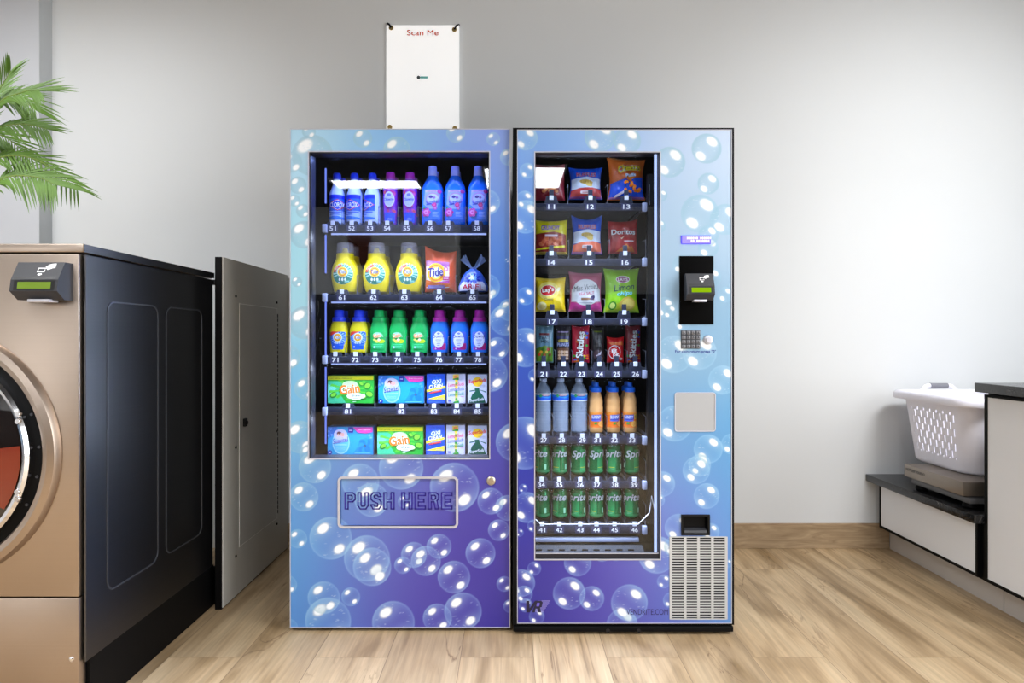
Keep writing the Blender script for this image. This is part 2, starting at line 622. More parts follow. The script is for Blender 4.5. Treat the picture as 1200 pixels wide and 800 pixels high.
class Art:
    def __init__(s):
        s.t = []      # (tri(3x2), colour)
        s.layer = 0

    def _push(s, tris, col):
        s.layer += 1
        c = lin(col)
        for t in tris:
            s.t.append((t, c, s.layer))

    def poly(s, pts, col):
        ix = tessellate_polygon([[Vector((p[0], p[1], 0)) for p in pts]])
        s._push([(pts[a], pts[b], pts[c]) for a, b, c in ix], col)
        return s

    def rect(s, x0, x1, y0, y1, col, r=0):
        return s.poly(rrect(x0, x1, y0, y1, r, 4) if r else [(x0, y0), (x1, y0), (x1, y1), (x0, y1)], col)

    def ell(s, cx, cy, rx, ry, col, n=28, a0=0, a1=360, rot=0):
        full = abs(a1 - a0) >= 360
        pts = []
        for k in range(n if full else n + 1):
            a = math.radians(a0 + (a1 - a0) * k / n)
            x, y = rx * math.cos(a), ry * math.sin(a)
            c, q = math.cos(rot), math.sin(rot)
            pts.append((cx + x * c - y * q, cy + x * q + y * c))
        if not full:
            pts.append((cx, cy))
        return s.poly(pts, col)

    def burst(s, cx, cy, r0, r1, n, col, a0=0.0, sx=1.0, sy=1.0, frac=0.5):
        tr = []
        for k in range(n):
            a = a0 + 2 * PI * k / n
            h = PI / n * frac
            p0 = (cx + sx * r0 * math.cos(a), cy + sy * r0 * math.sin(a))
            p1 = (cx + sx * r1 * math.cos(a - h), cy + sy * r1 * math.sin(a - h))
            p2 = (cx + sx * r1 * math.cos(a + h), cy + sy * r1 * math.sin(a + h))
            tr.append((p0, p1, p2))
        s._push(tr, col)
        return s

    def star(s, cx, cy, r0, r1, n, col, a0=0.0, sx=1.0, sy=1.0):
        pts = []
        for k in range(2 * n):
            a = a0 + PI * k / n
            r = r1 if k % 2 == 0 else r0
            pts.append((cx + sx * r * math.cos(a), cy + sy * r * math.sin(a)))
        return s.poly(pts, col)

    def text(s, string, cx, cy, w, h, col, bold=0.02, shear=0.0, rot=0.0, spacing=1.0, out=None, arc=0.0):
        """text fitted to a w x h box; bold / out = stroke growth as a fraction of the height; out puts a fatter copy underneath"""
        v, t = text_tris(string, 0.0, shear, spacing)
        lo, hi = v.min(0), v.max(0)
        mid, ext = (lo + hi) / 2, np.maximum(hi - lo, 1e-6)

        def emit(b, c):
            g = b * h * .8
            p = (v - mid) * np.array([max(w - 2 * g, w * .6) / ext[0], max(h - 2 * g, h * .6) / ext[1]])
            if arc:
                p[:, 1] += arc * (1 - (2 * p[:, 0] / w) ** 2)
            if rot:
                q, r = math.cos(rot), math.sin(rot)
                p = np.stack([p[:, 0] * q - p[:, 1] * r, p[:, 0] * r + p[:, 1] * q], 1)
            p = p + np.array([cx, cy])
            k = 8 if b >= .05 else (4 if b > .004 else 0)
            offs = [(0, 0)] if k == 0 else [(g * math.cos(2 * PI * (i + .5) / k), g * math.sin(2 * PI * (i + .5) / k)) for i in range(k)]
            s.layer = math.ceil(s.layer)
            for ox, oy in offs:
                q = p + np.array([ox, oy])
                s._push([tuple(map(tuple, q[list(i3)])) for i3 in t], c)
                s.layer -= 0.85
            s.layer += 0.85
        if out:
            for c, g in (out if isinstance(out, list) else [out]):
                emit(bold + g, c)
        emit(bold, col)
        return s

    def build(s, name, parent, mapf, m=None, maxlen=0.006, base=0.0004, step=0.00013, label=None):
        vs, fs, cs = [], [], []
        stack = []
        for tri, c, ly in s.t:
            st = [tri]
            while st:
                a, b, d = st.pop()
                l = [(a[0] - b[0]) ** 2 + (a[1] - b[1]) ** 2, (b[0] - d[0]) ** 2 + (b[1] - d[1]) ** 2, (d[0] - a[0]) ** 2 + (d[1] - a[1]) ** 2]
                k = l.index(max(l))
                if l[k] > maxlen * maxlen:
                    p, q, r = ((a, b, d), (b, d, a), (d, a, b))[k]
                    mm = ((p[0] + q[0]) / 2, (p[1] + q[1]) / 2)
                    st += [(p, mm, r), (mm, q, r)]
                else:
                    area = (b[0] - a[0]) * (d[1] - a[1]) - (b[1] - a[1]) * (d[0] - a[0])
                    n = len(vs)
                    tr = (a, b, d) if area > 0 else (a, d, b)
                    off = base + step * ly
                    vs += [mapf(p[0], p[1], off) for p in tr]
                    fs.append((n, n + 1, n + 2))
                    cs += [c] * 3
        me = bpy.data.meshes.new(name)
        me.from_pydata(vs, [], fs)
        at = me.color_attributes.new('Col', 'FLOAT_COLOR', 'POINT')
        arr = np.ones((len(vs), 4), dtype=np.float32)
        arr[:, :3] = np.array(cs)
        at.data.foreach_set('color', arr.ravel())
        me.materials.append(m or M['print'])
        o = bpy.data.objects.new(name, me)
        COL.objects.link(o)
        o.parent = parent
        if label:
            o['label'] = label
        return o


def map_front(y, parent=None):
    """flat art on a wall facing -Y, world coordinates"""
    off = root_loc(parent) if parent is not None else Vector((0, 0, 0))
    return lambda u, v, d: (u - off.x, y - d - off.y, v - off.z)


def loft_radii(secs, z):
    if z <= secs[0][0]:
        return secs[0][1], secs[0][2]
    for a, b in zip(secs, secs[1:]):
        if a[0] <= z <= b[0] and b[0] > a[0]:
            t = (z - a[0]) / (b[0] - a[0])
            return a[1] + (b[1] - a[1]) * t, a[2] + (b[2] - a[2]) * t
    return secs[-1][1], secs[-1][2]


def map_loft(secs, n=2.0, wrap=False):
    def f(u, v, d):
        rx, ry = loft_radii(secs, v)
        if wrap:
            a = u / rx
            return ((rx + d) * math.sin(a), -(ry + d) * math.cos(a), v)
        t = min(0.995, abs(u) / rx)
        y = -ry * (1 - t ** n) ** (1 / n)
        return (u, y - d, v)
    return f


# ================================================================== ROOM
XL, XRW, YB, ZC = -3.4, 2.75, -4.5, 3.0


def struct(name, mb, m):
    return tag(mb.build(name, m, smooth=0), kind='structure')


struct('floor', MB().box(XL - .1, XRW + .1, YB - .1, YW + .1, -.1, 0), M['floor'])
struct('ceiling', MB().box(XL - .1, XRW + .1, YB - .1, YW + .1, ZC, ZC + .1), M['ceil'])
struct('wall_back', MB().box(XL - .1, XRW + .1, YW, YW + .1, 0, ZC), M['wall'])
struct('wall_left', MB().box(XL - .1, XL, YB, YW, 0, ZC), M['wall'])
struct('wall_right', MB().box(XRW, XRW + .1, YB, YW, 0, ZC), M['wall'])
struct('wall_front', MB().box(XL - .1, XRW + .1, YB - .1, YB, 0, ZC), M['wall'])
struct('reflected_dark_band', MB().box(XL, XRW, YB, YB + .03, 0.0, 1.72), M['dark_wall'])  # dark band added as stand-in for machines reflected low in the glass
struct('door_1', MB().box(-.74, .54, YB, YB + .035, 0.0, 2.78), M['dark_wall'])
struct('reflected_board', MB().box(-2.38, -2.06, YB, YB + .025, 2.15, 2.62, 0.004), M['brown'])  # unseen brown board behind the camera, built for its reflection in the glass
# projecting strip of wall at the left
struct('wall_pier', MB().box(XL, PX(60.5, YW), YW - .085, YW, 0, ZC), M['pier'])
struct('pier_side_strip', MB().box(PX(60.5, YW), PX(60.5, YW) + .003, YW - .085, YW, 0, ZC), M['stripg'])  # thin facing, darker than the pier and the wall
struct('baseboard_back', MB().box(PX(338, YW) - .0, 1.93, YW - .012, YW, 0, .127, 0.002), M['skirt'])

# ceiling lights: first two show in the machine glass, the rest are added fill
LIGHTS = [(-2.18, -1.14, -3.28, -2.87, 'long ceiling light panel at the back left of the room'),
          (-0.30, 0.60, -3.30, -2.36, 'square ceiling light panel at the back middle of the room'),
          (-1.75, -0.75, -0.55, -0.05, 'added ceiling fill panel left of the camera'),
          (0.55, 1.55, -0.55, -0.05, 'added ceiling fill panel right of the camera'),
          (-2.70, -1.50, 0.45, 0.95, 'added ceiling fill panel above the washer row'),
          (1.50, 2.60, 0.45, 0.95, 'added ceiling fill panel above the counter')]
for x0, x1, y0, y1, lab in LIGHTS:
    r = empty('ceiling_light', ((x0 + x1) / 2, (y0 + y1) / 2, ZC), lab, 'ceiling light', 'ceiling light panels')
    fr = MB()
    fr.ring([(x0 - .02, y0 - .02), (x1 + .02, y0 - .02), (x1 + .02, y1 + .02), (x0 - .02, y1 + .02)],
            [(x0, y0), (x1, y0), (x1, y1), (x0, y1)], 'z', ZC - .03, ZC)
    fr.build('light_frame', M['lightframe'], r, 0)
    MB().box(x0, x1, y0, y1, ZC - .018, ZC - .001).build('diffuser', M['ceil_light' if y0 < -2 else 'added_panel'], r, 0)

# ================================================================== VENDING MACHINES
# bubble artwork: centre and radius in artwork units (1 unit = 1/321 m, origin as on the door)
BL = [(366, 182, 24), (425, 162, 11), (362, 154, 8), (465, 176, 16), (342, 190, 12), (349, 217, 10), (345, 235, 7), (355, 247, 8),
      (356, 275, 16), (357, 378, 19), (338, 418, 14), (358, 455, 13), (352, 512, 19), (362, 532, 11), (369, 547, 19), (356, 582, 17),
      (422, 565, 22), (387.5, 630.5, 25), (349, 631, 11), (430, 654, 27), (436, 664, 22.5), (384.5, 727, 27), (379.5, 700, 19),
      (411, 699, 11), (337, 685, 11), (339, 735, 10), (461, 729, 25), (435, 586, 20), (470, 548, 26), (474, 588, 8), (472, 662, 10),
      (532.5, 571, 29), (595, 595, 15), (575, 587, 15.5), (584.5, 621, 12.5), (485, 650, 15), (499, 657, 17.5), (514.5, 640, 14.5),
      (563, 648, 17.5), (532, 676, 19), (591, 684, 9), (512.5, 724, 17), (542.5, 716, 22), (598, 710, 8), (578, 163, 8), (596, 184, 10),
      (571, 237, 15), (571, 336, 15), (594, 305, 2.5), (597, 363, 13), (592, 375, 18), (570, 343, 10), (574, 438, 21), (583, 408, 13),
      (604, 518, 23), (534, 156, 11), (348, 330, 6)]
BR = [(616, 162, 14), (618, 200, 9), (616, 254, 19.5), (615, 234, 10.5), (616, 347, 10.5), (607, 301, 3), (616, 407, 23), (627, 440, 8),
      (615, 519, 31), (613, 572, 5), (617.6, 594.5, 18), (609, 624, 4.5), (625, 616, 7), (626, 666, 8), (611, 683, 16), (616, 709, 8),
      (614, 696, 10), (629, 722, 9), (693.5, 701, 14.5), (667, 695, 19), (677, 659, 16), (706, 647, 11), (729, 731, 18), (737.5, 706, 21.5),
      (703, 160, 18), (735, 165, 16), (785, 190, 18), (828, 174, 17.5), (830, 215, 12.5), (820, 250, 22), (850, 257, 18), (830, 290, 12),
      (830, 276, 12), (775, 229, 7), (772, 265, 8), (799, 310, 11), (834, 325, 11), (850, 345, 9), (779, 360, 12), (785, 365, 8),
      (800, 378, 9), (790, 415, 22), (820, 413, 20), (847, 445, 17), (791, 496, 21), (857, 520, 12), (830, 526, 17), (820, 545, 13),
      (816, 551, 16), (828, 581, 15), (771, 586, 8), (776, 567, 15), (795, 618, 16), (833, 623, 10), (770, 650, 22), (778, 681, 8),
      (786, 703, 9), (853, 660, 5), (722, 647, 10), (790, 640, 12)]
GL = [(345, 155, 177, 224, 252), (460, 160, 135, 193, 252), (590, 160, 146, 172, 252), (345, 330, 166, 227, 252), (350, 480, 124, 202, 252),
      (342, 640, 95, 179, 248), (350, 730, 89, 162, 239), (430, 560, 115, 155, 230), (430, 640, 104, 122, 214), (430, 725, 96, 108, 208),
      (520, 560, 104, 106, 205), (500, 690, 85, 67, 178), (560, 610, 68, 51, 166), (590, 720, 48, 38, 151), (592, 560, 68, 67, 178),
      (590, 450, 72, 93, 197), (588, 330, 69, 129, 233), (588, 230, 90, 144, 239), (520, 725, 79, 73, 183)]
GR = [(610, 158, 134, 184, 252), (615, 230, 81, 138, 233), (615, 330, 54, 119, 233), (615, 440, 52, 87, 201), (612, 560, 46, 57, 178),
      (612, 730, 35, 34, 149), (660, 680, 61, 51, 166), (700, 720, 79, 67, 178), (740, 680, 104, 93, 197), (770, 730, 93, 114, 212),
      (700, 160, 146, 190, 252), (780, 165, 184, 211, 249), (850, 165, 205, 225, 252), (850, 260, 179, 208, 236), (790, 270, 166, 202, 236),
      (850, 400, 139, 187, 225), (790, 400, 148, 189, 225), (790, 520, 117, 166, 224), (850, 520, 91, 170, 227), (785, 600, 122, 144, 228),
      (850, 620, 94, 175, 241), (850, 725, 104, 173, 241), (785, 650, 119, 124, 216)]


def bubble_art(px, py, grad, bubbles, mirror, seed):
    """sRGB 0-255 colours of the printed wrap at arrays px, py"""
    g = np.array(grad, float)
    wsum = np.zeros_like(px)
    col = np.zeros(px.shape + (3,))
    for x, y, r_, g_, b_ in g:
        d2 = (px - x) ** 2 + (py - y) ** 2
        w = np.exp(-d2 / (2 * 48.0 ** 2)) + 1e-5 / (1 + d2 / 1e4)
        wsum += w
        col += w[..., None] * np.array([r_, g_, b_])
    col /= wsum[..., None]
    rnd = random.Random(seed)
    for cx, cy, r in bubbles:
        sel = (np.abs(px - cx) < r + 1) & (np.abs(py - cy) < r + 1)
        if not sel.any():
            continue
        x = (px[sel] - cx) / r
        y = (py[sel] - cy) / r
        if mirror:
            x = -x
        c = col[sel]
        t = np.sqrt(x * x + y * y)
        edge = np.clip((1.0 - t) * r / 0.9 + 0.5, 0, 1)
        lum = c.mean(1, keepdims=True)
        pale = np.full_like(lum, min(1.0, max(0.0, (float(np.median(lum)) - 160) / 60)))
        light = np.clip(c * 0.45 + np.array([122, 172, 210]) * 0.70, 0, 250) * (1 - pale) + np.array([144, 192, 218]) * pale
        # body: lower-right cooler, upper left lighter, rim bright
        a = 0.10 + 0.40 * np.clip(t, 0, 1) ** 4 + 0.34 * ((x + y) * 0.7) ** 2 + 0.10 * np.clip(-(x + y) * 0.7, -0.4, 1)
        a = np.clip(a + .16 * pale[:, 0] + .08, 0, 0.88)[:, None]
        nc = c * (1 - a) + light * a
        # thin bright rim
        rim = np.exp(-((t - 0.955) / 0.035) ** 2)[:, None] * 0.13
        nc = nc * (1 - rim) + np.array([205, 230, 255]) * rim
        # highlights
        for hx, hy, sa, sb, st in ((-0.36, -0.46, 0.33, 0.22, 1.0), (0.40, 0.50, 0.29, 0.21, 1.0)):
            u = ((x - hx) * 0.80 - (y - hy) * 0.60)
            v = ((x - hx) * 0.60 + (y - hy) * 0.80)
            k_ = 1 + .3 * float(pale.mean())
            q = (u / (sa * k_)) ** 2 + (v / (sb * k_)) ** 2
            hl = np.clip(1.45 - q, 0, 1)
            hl = (hl * hl * (3 - 2 * hl))[:, None] * 0.96 * st
            gl = np.exp(-q * 0.40)[:, None] * (0.42 + .25 * float(pale.mean()))
            nc = nc * (1 - gl) + np.array([190, 220, 250]) * gl
            nc = nc * (1 - hl) + np.array([246, 250, 255]) * hl
        # small glints
        if r > 11:
            for k in range(int(r * 1.1)):
                aa, rr = rnd.uniform(0, 2 * PI), 0.88 * math.sqrt(rnd.uniform(0.12, 1))
                gx, gy = rr * math.cos(aa), rr * math.sin(aa)
                l, wdt = rnd.uniform(0.04, 0.09), rnd.uniform(0.015, 0.03)
                th = rnd.uniform(-0.5, 0.2)
                u = (x - gx) * math.cos(th) + (y - gy) * math.sin(th)
                v = -(x - gx) * math.sin(th) + (y - gy) * math.cos(th)
                gl = np.clip(1.3 - (u / l) ** 2 - (v / wdt) ** 2, 0, 1)[:, None] * rnd.uniform(0.25, 0.6)
                nc = nc * (1 - gl) + np.array([215, 235, 255]) * gl
        col[sel] = c * (1 - edge[:, None]) + nc * edge[:, None]
    return col


def axis_pts(lo, hi, cuts, step):
    ks = sorted(set([lo, hi] + [c for c in cuts if lo < c < hi]))
    out = []
    for a, b in zip(ks, ks[1:]):
        n = max(1, int(math.ceil((b - a) / step)))
        out += [a + (b - a) * k / n for k in range(n)]
    return np.array(out + [ks[-1]])


def wrap_panel(name, parent, Y, yfront, thick, x0, x1, z0, z1, holes, grad, bub, mirror, seed, step=0.0026, flat_rim=True):
    """panel with printed wrap on its front and rectangular openings; world coords"""
    hx = [h for q in holes for h in q[:2]]
    hz = [h for q in holes for h in q[2:]]
    xs, zs = axis_pts(x0, x1, hx, step), axis_pts(z0, z1, hz, step)
    nx, nz = len(xs), len(zs)
    gx, gz = np.meshgrid(xs, zs)
    px, py = CX + gx * F / Y, CY - (gz - H) * F / Y
    col = bubble_art(px, py, grad, bub, mirror, seed)
    off = root_loc(parent)
    v = np.stack([gx.ravel() - off.x, np.full(gx.size, yfront - off.y), gz.ravel() - off.z], 1)
    cxm, czm = (xs[:-1] + xs[1:]) / 2, (zs[:-1] + zs[1:]) / 2
    keep = np.ones((nz - 1, nx - 1), bool)
    for a, b, c, d in holes:
        keep &= ~(((cxm > a) & (cxm < b))[None, :] & ((czm > c) & (czm < d))[:, None])
    J, I = np.nonzero(keep)
    i0 = J * nx + I
    fa = np.stack([i0, i0 + 1, i0 + 1 + nx, i0 + nx], 1)
    verts, faces = v.tolist(), fa.tolist()
    cols = col.reshape(-1, 3)
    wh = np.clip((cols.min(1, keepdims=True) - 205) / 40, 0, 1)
    cl = lina(cols) * (np.array([.73, .70, .67]) * (1 + .24 * np.clip((gz.ravel()[:, None] - 1.15) / .6, 0, 1)) * (1 - wh) + .97 * wh)  # print lightened towards the top to make up for weaker light
    # edges (thickness) as quads around the rectangle and the openings
    extra, ecol = [], []
    for (a, b, c, d) in [(x0, x1, z0, z1)] + list(holes):
        n = len(verts)
        ring = [(a, c), (b, c), (b, d), (a, d)]
        for q in ring:
            verts.append((q[0] - off.x, yfront - off.y, q[1] - off.z))
        for q in ring:
            verts.append((q[0] - off.x, yfront + thick - off.y, q[1] - off.z))
        for k in range(4):
            m_ = (k + 1) % 4
            faces.append((n + k, n + m_, n + 4 + m_, n + 4 + k))
        ecol += [[0.30, 0.32, 0.40]] * 8
    cl = np.concatenate([cl, np.array(ecol)], 0)
    me = bpy.data.meshes.new(name)
    me.from_pydata(verts, [], faces)
    at = me.color_attributes.new('Col', 'FLOAT_COLOR', 'POINT')
    arr = np.ones((len(verts), 4), dtype=np.float32)
    arr[:, :3] = cl
    at.data.foreach_set('color', arr.ravel())
    me.materials.append(M['door'])
    o = bpy.data.objects.new(name, me)
    COL.objects.link(o)
    o.parent = parent
    return o


def rect_ring(mb, x0, x1, z0, z1, w, y0, y1):
    """frame of width w outside the rectangle"""
    mb.ring([(x0 - w, z0 - w), (x1 + w, z0 - w), (x1 + w, z1 + w), (x0 - w, z1 + w)],
            [(x0, z0), (x1, z0), (x1, z1), (x0, z1)], 'y', y0, y1)
    return mb


def shell(mb, x0, x1, y0, y1, z0, z1, t=0.02):
    mb.box(x0, x0 + t, y0, y1, z0, z1)
    mb.box(x1 - t, x1, y0, y1, z0, z1)
    mb.box(x0 + t, x1 - t, y0, y1, z1 - t, z1)
    mb.box(x0 + t, x1 - t, y0, y1, z0, z0 + t)
    mb.box(x0 + t, x1 - t, y1 - t, y1, z0 + t, z1 - t)
    return mb


def tray(machine, Y, xa, xb, ytop, ybot, base, slots, dividers, led=None, upright=False, bracket=(), num_y=None, depth=0.50, clip_h=6.5, rail=True):
    """one shelf tray with its rail, number plates, clips and dividers"""
    yr = Y + 0.120
    zt, zb = PZ(ytop, yr), PZ(ybot, yr)
    zbase = PZ(base, Y + 0.15)
    X0, X1 = PX(xa, yr), PX(xb, yr)
    t = MB().box(X0, X1, yr, yr + depth, min(zt, zbase - .001) - .004, min(zt + .001, zbase - .001)).build('shelf_tray', M['tray'], machine, 0)
    if rail:
        rl = MB()
        rl.box(X0, X1, yr - .012, yr, zb, zt, .003)
        rl.build('price_rail', M['rail'], t)
    zfoot = zt - .001
    for num, sx in slots:
        x = PX(sx, yr)
        if num:
            a = Art()
            w = 0.032 if upright else 0.030
            zc = PZ(num_y, yr)
            a.rect(x - w / 2 - .004, x + w / 2 + .004, zc - .0125, zc + .0125, (58, 60, 96))
            a.text(num, x, zc, w * .82, 0.0175, (255, 255, 255), bold=0.03)
            a.build('slot_number', t, map_front(yr - .0125, machine), maxlen=1)
        # clip in front of the product
        c = MB()
        hw = 0.024
        y0 = yr - .004
        zc1 = max(zbase + .002, zfoot + .012)
        c.prism([(x - hw * 1.12, zfoot), (x + hw * 1.12, zfoot), (x + hw * .8, zc1), (x - hw * .8, zc1)], 'y', y0 - .004, y0 + .006)
        if upright:
            c.box(x - .0085, x + .0085, y0 - .006, y0, zc1 - .004, zc1 + .024, .001)
        c.build('slot_clip', M['clip'], t, 0)
        g = MB().box(x - .0078, x + .0078, y0 - .010, y0 - .0062, zc1 - .015, zc1 + .0015, .0008)
        g.build('price_tag', M['tagw'], t, 0)
    dv_h = 0.075
    for dx in dividers:
        x = PX(dx, Y + 0.180)
        d = MB()
        d.box(x - .0012, x + .0012, yr + .002, yr + depth - .02, zfoot, zfoot + .012)
        d.tube([(x, yr + .004, zfoot), (x, yr + .004, zfoot + dv_h), (x, yr + .06, zfoot + dv_h + .004)], .0016, 6)
        d.build('divider', M['divider'], t, 0)
    if led:
        x0, x1, yy = led
        MB().box(PX(x0, yr), PX(x1, yr), yr - .010, yr - .002, PZ(yy + .9, yr), PZ(yy - .9, yr)).build('light_strip', M['led'], t, 0)
    for bx in bracket:
        x = PX(bx, yr)
        zc = (zt + zb) / 2
        MB().box(x - .009, x + .009, yr - .022, yr, zc - .016, zc + .016, .003).build('tray_bracket', M['bracket'], t)
    return t


def area(name, loc, rot, sx, sy, power, col):
    l = bpy.data.lights.new(name, 'AREA')
    l.shape = 'RECTANGLE'
    l.size, l.size_y = sx, sy
    l.energy = power
    l.color = col
    o = bpy.data.objects.new(name, l)
    COL.objects.link(o)
    o.location = loc
    o.rotation_euler = rot
    return o


# ---------------------------------------------------------------- left machine
def left_machine():
    x0, x1 = PX(340, YL), PX(598, YL)
    z1, zd = PZ(151, YL), PZ(735, YL)
    r = empty('vending_machine', ((x0 + x1) / 2, YL + .4, 0),
              'blue bubble-print vending machine of laundry soap with a push flap, left of the two', 'vending machine', 'bubble-print vending machines')
    shell(MB(), x0 + .003, x1 - .003, YL + .03, YL + .86, .03, z1, .025).build('cabinet', M['blackm'], r, 0)
    b = MB().box(x0, x1 - .002, YL + .006, YL + .8, .012, zd - .002, .003)
    for fx in (x0 + .07, x1 - .07):
        for fy in (YL + .09, YL + .74):
            b.lathe([(.022, 0), (.022, .03)], (fx, fy, 0), 'z', 16)
    b.build('plinth', M['blackm'], r)
    wx0, wx1, wz0, wz1 = PX(362, YL), PX(573.5, YL), PZ(537, YL), PZ(178, YL)
    fx0, fx1, fz0, fz1 = PX(398.5, YL), PX(534.5, YL), PZ(616, YL), PZ(560.5, YL)
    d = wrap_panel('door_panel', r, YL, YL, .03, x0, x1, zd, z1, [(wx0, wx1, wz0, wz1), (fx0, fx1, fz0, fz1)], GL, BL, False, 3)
    e = MB()
    rect_ring(e, x0 + .0025, x1 - .0025, zd + .0025, z1 - .0025, .0025, YL - .003, YL + .02)
    e.build('door_edge_strip', M['silver'], d, 0)
    w = MB()
    rect_ring(w, wx0 + .0005, wx1 - .0005, wz0 + .0005, wz1 - .0005, .0035, YL - .003, YL + .002)
    w.build('window_frame', M['silver'], d, 0)
    w = MB()
    rect_ring(w, wx0 + .005, wx1 - .003, wz0 + .003, wz1 - .003, .004, YL + .002, YL + .06)
    w.build('window_reveal', M['reveal'], d, 0)
    MB().box(wx0, wx1, YL + .012, YL + .016, wz0, wz1).build('window_glass', M['glass'], d, 0)
    # lock
    lx, lz = PX(575.5, YL), PZ(563, YL)
    lk = MB().lathe([(.0165, 0), (.0165, -.004), (.0135, -.007), (.009, -.008), (.008, -.012), (.004, -.012)], (lx, YL, lz), 'y', 28)
    lk.build('door_lock', M['lockm'], d)
    # flap
    fl = wrap_panel('push_flap', r, YL, YL + .006, .004, fx0, fx1, fz0, fz1, [], GL, BL, False, 3)
    f = MB()
    o_ = rrect(fx0 - .008, fx1 + .008, fz0 - .008, fz1 + .008, .018)
    i_ = rrect(fx0, fx1, fz0, fz1, .010)
    f.ring(o_, i_, 'y', YL - .004, YL + .006)
    f.build('flap_frame', M['silver'], fl, 0)
    for word, pa, pb in (('PUSH', 404, 461.5), ('HERE', 470.5, 529.5)):
        a = Art()
        letters(a, word, PX(pa, YL), PX(pb, YL), PZ(596.5, YL), PZ(577.5, YL), (40, 26, 138), .0046)
        a.build('push_lettering', fl, map_front(YL + .005, r), maxlen=1)
    # trays
    bx = (382,)
    tray(r, YL, 383, 575, 264, 272.5, 262, [(str(51 + i), x) for i, x in enumerate((391, 413, 434.5, 454.5, 477, 504.5, 525.5, 559))],
         (405.3, 426.3, 447.3, 469.5, 492.5, 520.5, 547), (389, 570, 274.5), bracket=bx, num_y=268.2)
    tray(r, YL, 383, 575, 345, 352.5, 341, [(str(61 + i), x) for i, x in enumerate((401.6, 438.5, 474.5, 515, 554))],
         (422.5, 460, 497, 535.5), (389, 570, 354.3), bracket=bx, num_y=348.8)
    tray(r, YL, 383, 575, 417.5, 425, 413, [(str(71 + i), x) for i, x in enumerate((394, 417.5, 440.5, 467, 489.5, 515, 538, 560.5))],
         (409.2, 432.7, 455.8, 479.5, 503.2, 526.8, 550.2), (389, 570, 426.5), bracket=bx, num_y=421.4)
    tray(r, YL, 383, 575, 477, 486, 472.5, [(str(81 + i), x) for i, x in enumerate((408.6, 471, 509, 535.6, 560))],
         (443, 500, 524, 547.5), None, bracket=bx, num_y=481.5)
    tray(r, YL, 383, 575, 538, 546, 532.5, [(None, x) for x in (411, 468.5, 509, 534.5, 559.5)],
         (442, 499, 523.3, 547.5), None, num_y=541)
    # vertical LED bars at the left inside
    for ya, yb_ in ((197, 238), (275, 320), (352, 420), (430, 520)):
        yy = YL + .10
        MB().box(PX(380.6, yy), PX(382.2, yy), yy, yy + .006, PZ(yb_, yy), PZ(ya, yy)).build('side_light_bar', M['ledb'], r, 0)
    # hoses, fan and fittings in the back
    h = MB()
    for q in range(4):
        pts = []
        for k in range(30):
            t = k / 29
            pts.append((PX(366 + 3 * q, YL + .1) + .012 * math.sin(t * 9 + q), YL + .10 + .06 * q * t, PZ(330 + 90 * t + 22 * q, YL + .1)))
        h.tube(pts, .003, 6)
    h.build('wiring_loom', M['black'], r)
    for sx in (466, 520):
        MB().lathe([(.062, 0), (.062, -.01), (.056, -.012), (.050, -.012), (.05, 0)], (PX(sx, YL + .6), YL + .835, PZ(372, YL + .6)), 'y', 40).build('fan_ring', M['dgrey'], r)
    return r


def letters(a, s, x0, x1, z0, z1, col, wdt):
    """hollow outlined capital letters drawn as strokes"""
    Lt = {'P': [[(0, 0), (0, 1), (.75, 1), (1, .86), (1, .58), (.75, .44), (.30, .44), (.30, 0)], [(.30, .60), (.30, .84), (.62, .84), (.70, .78), (.70, .66), (.62, .60)]],
          'U': [[(0, 1), (0, .2), (.22, 0), (.78, 0), (1, .2), (1, 1), (.70, 1), (.70, .24), (.62, .17), (.38, .17), (.30, .24), (.30, 1)]],
          'S': [[(0, .22), (.2, 0), (.8, 0), (1, .2), (1, .44), (.82, .58), (.34, .70), (.30, .80), (.38, .85), (.62, .85), (.70, .76), (1, .76), (.8, 1), (.2, 1), (0, .82), (0, .60), (.18, .48), (.64, .35), (.70, .24), (.62, .16), (.38, .16), (.30, .26), (0, .26)]],
          'H': [[(0, 0), (0, 1), (.30, 1), (.30, .60), (.70, .60), (.70, 1), (1, 1), (1, 0), (.70, 0), (.70, .43), (.30, .43), (.30, 0)]],
          'E': [[(0, 0), (0, 1), (1, 1), (1, .83), (.32, .83), (.32, .60), (.86, .60), (.86, .43), (.32, .43), (.32, .17), (1, .17), (1, 0)]],
          'R': [[(0, 0), (0, 1), (.75, 1), (1, .86), (1, .62), (.84, .50), (1, 0), (.68, 0), (.54, .44), (.30, .44), (.30, 0)], [(.30, .60), (.30, .84), (.62, .84), (.70, .78), (.70, .66), (.62, .60)]]}
    n = len(s)
    cell = (x1 - x0) / (n - .22)
    x = x0
    for ch in s:
        if ch == ' ':
            x += cell * .55
            continue
        w, h = cell * .78, z1 - z0
        for loop in Lt[ch]:
            pts = [(x + p[0] * w, z0 + p[1] * h) for p in loop]
            for p, q in zip(pts, pts[1:] + pts[:1]):
                d = math.hypot(q[0] - p[0], q[1] - p[1])
                if d < 1e-6:
                    continue
                ux, uz = (q[0] - p[0]) / d, (q[1] - p[1]) / d
                k = wdt / 2
                a._push([((p[0] - ux * k * .8 - uz * k, p[1] - uz * k * .8 + ux * k), (p[0] - ux * k * .8 + uz * k, p[1] - uz * k * .8 - ux * k), (q[0] + ux * k * .8 + uz * k, q[1] + uz * k * .8 - ux * k)),
                         ((p[0] - ux * k * .8 - uz * k, p[1] - uz * k * .8 + ux * k), (q[0] + ux * k * .8 + uz * k, q[1] + uz * k * .8 - ux * k), (q[0] + ux * k * .8 - uz * k, q[1] + uz * k * .8 + ux * k))], col)
                a.layer = 1
        x += cell


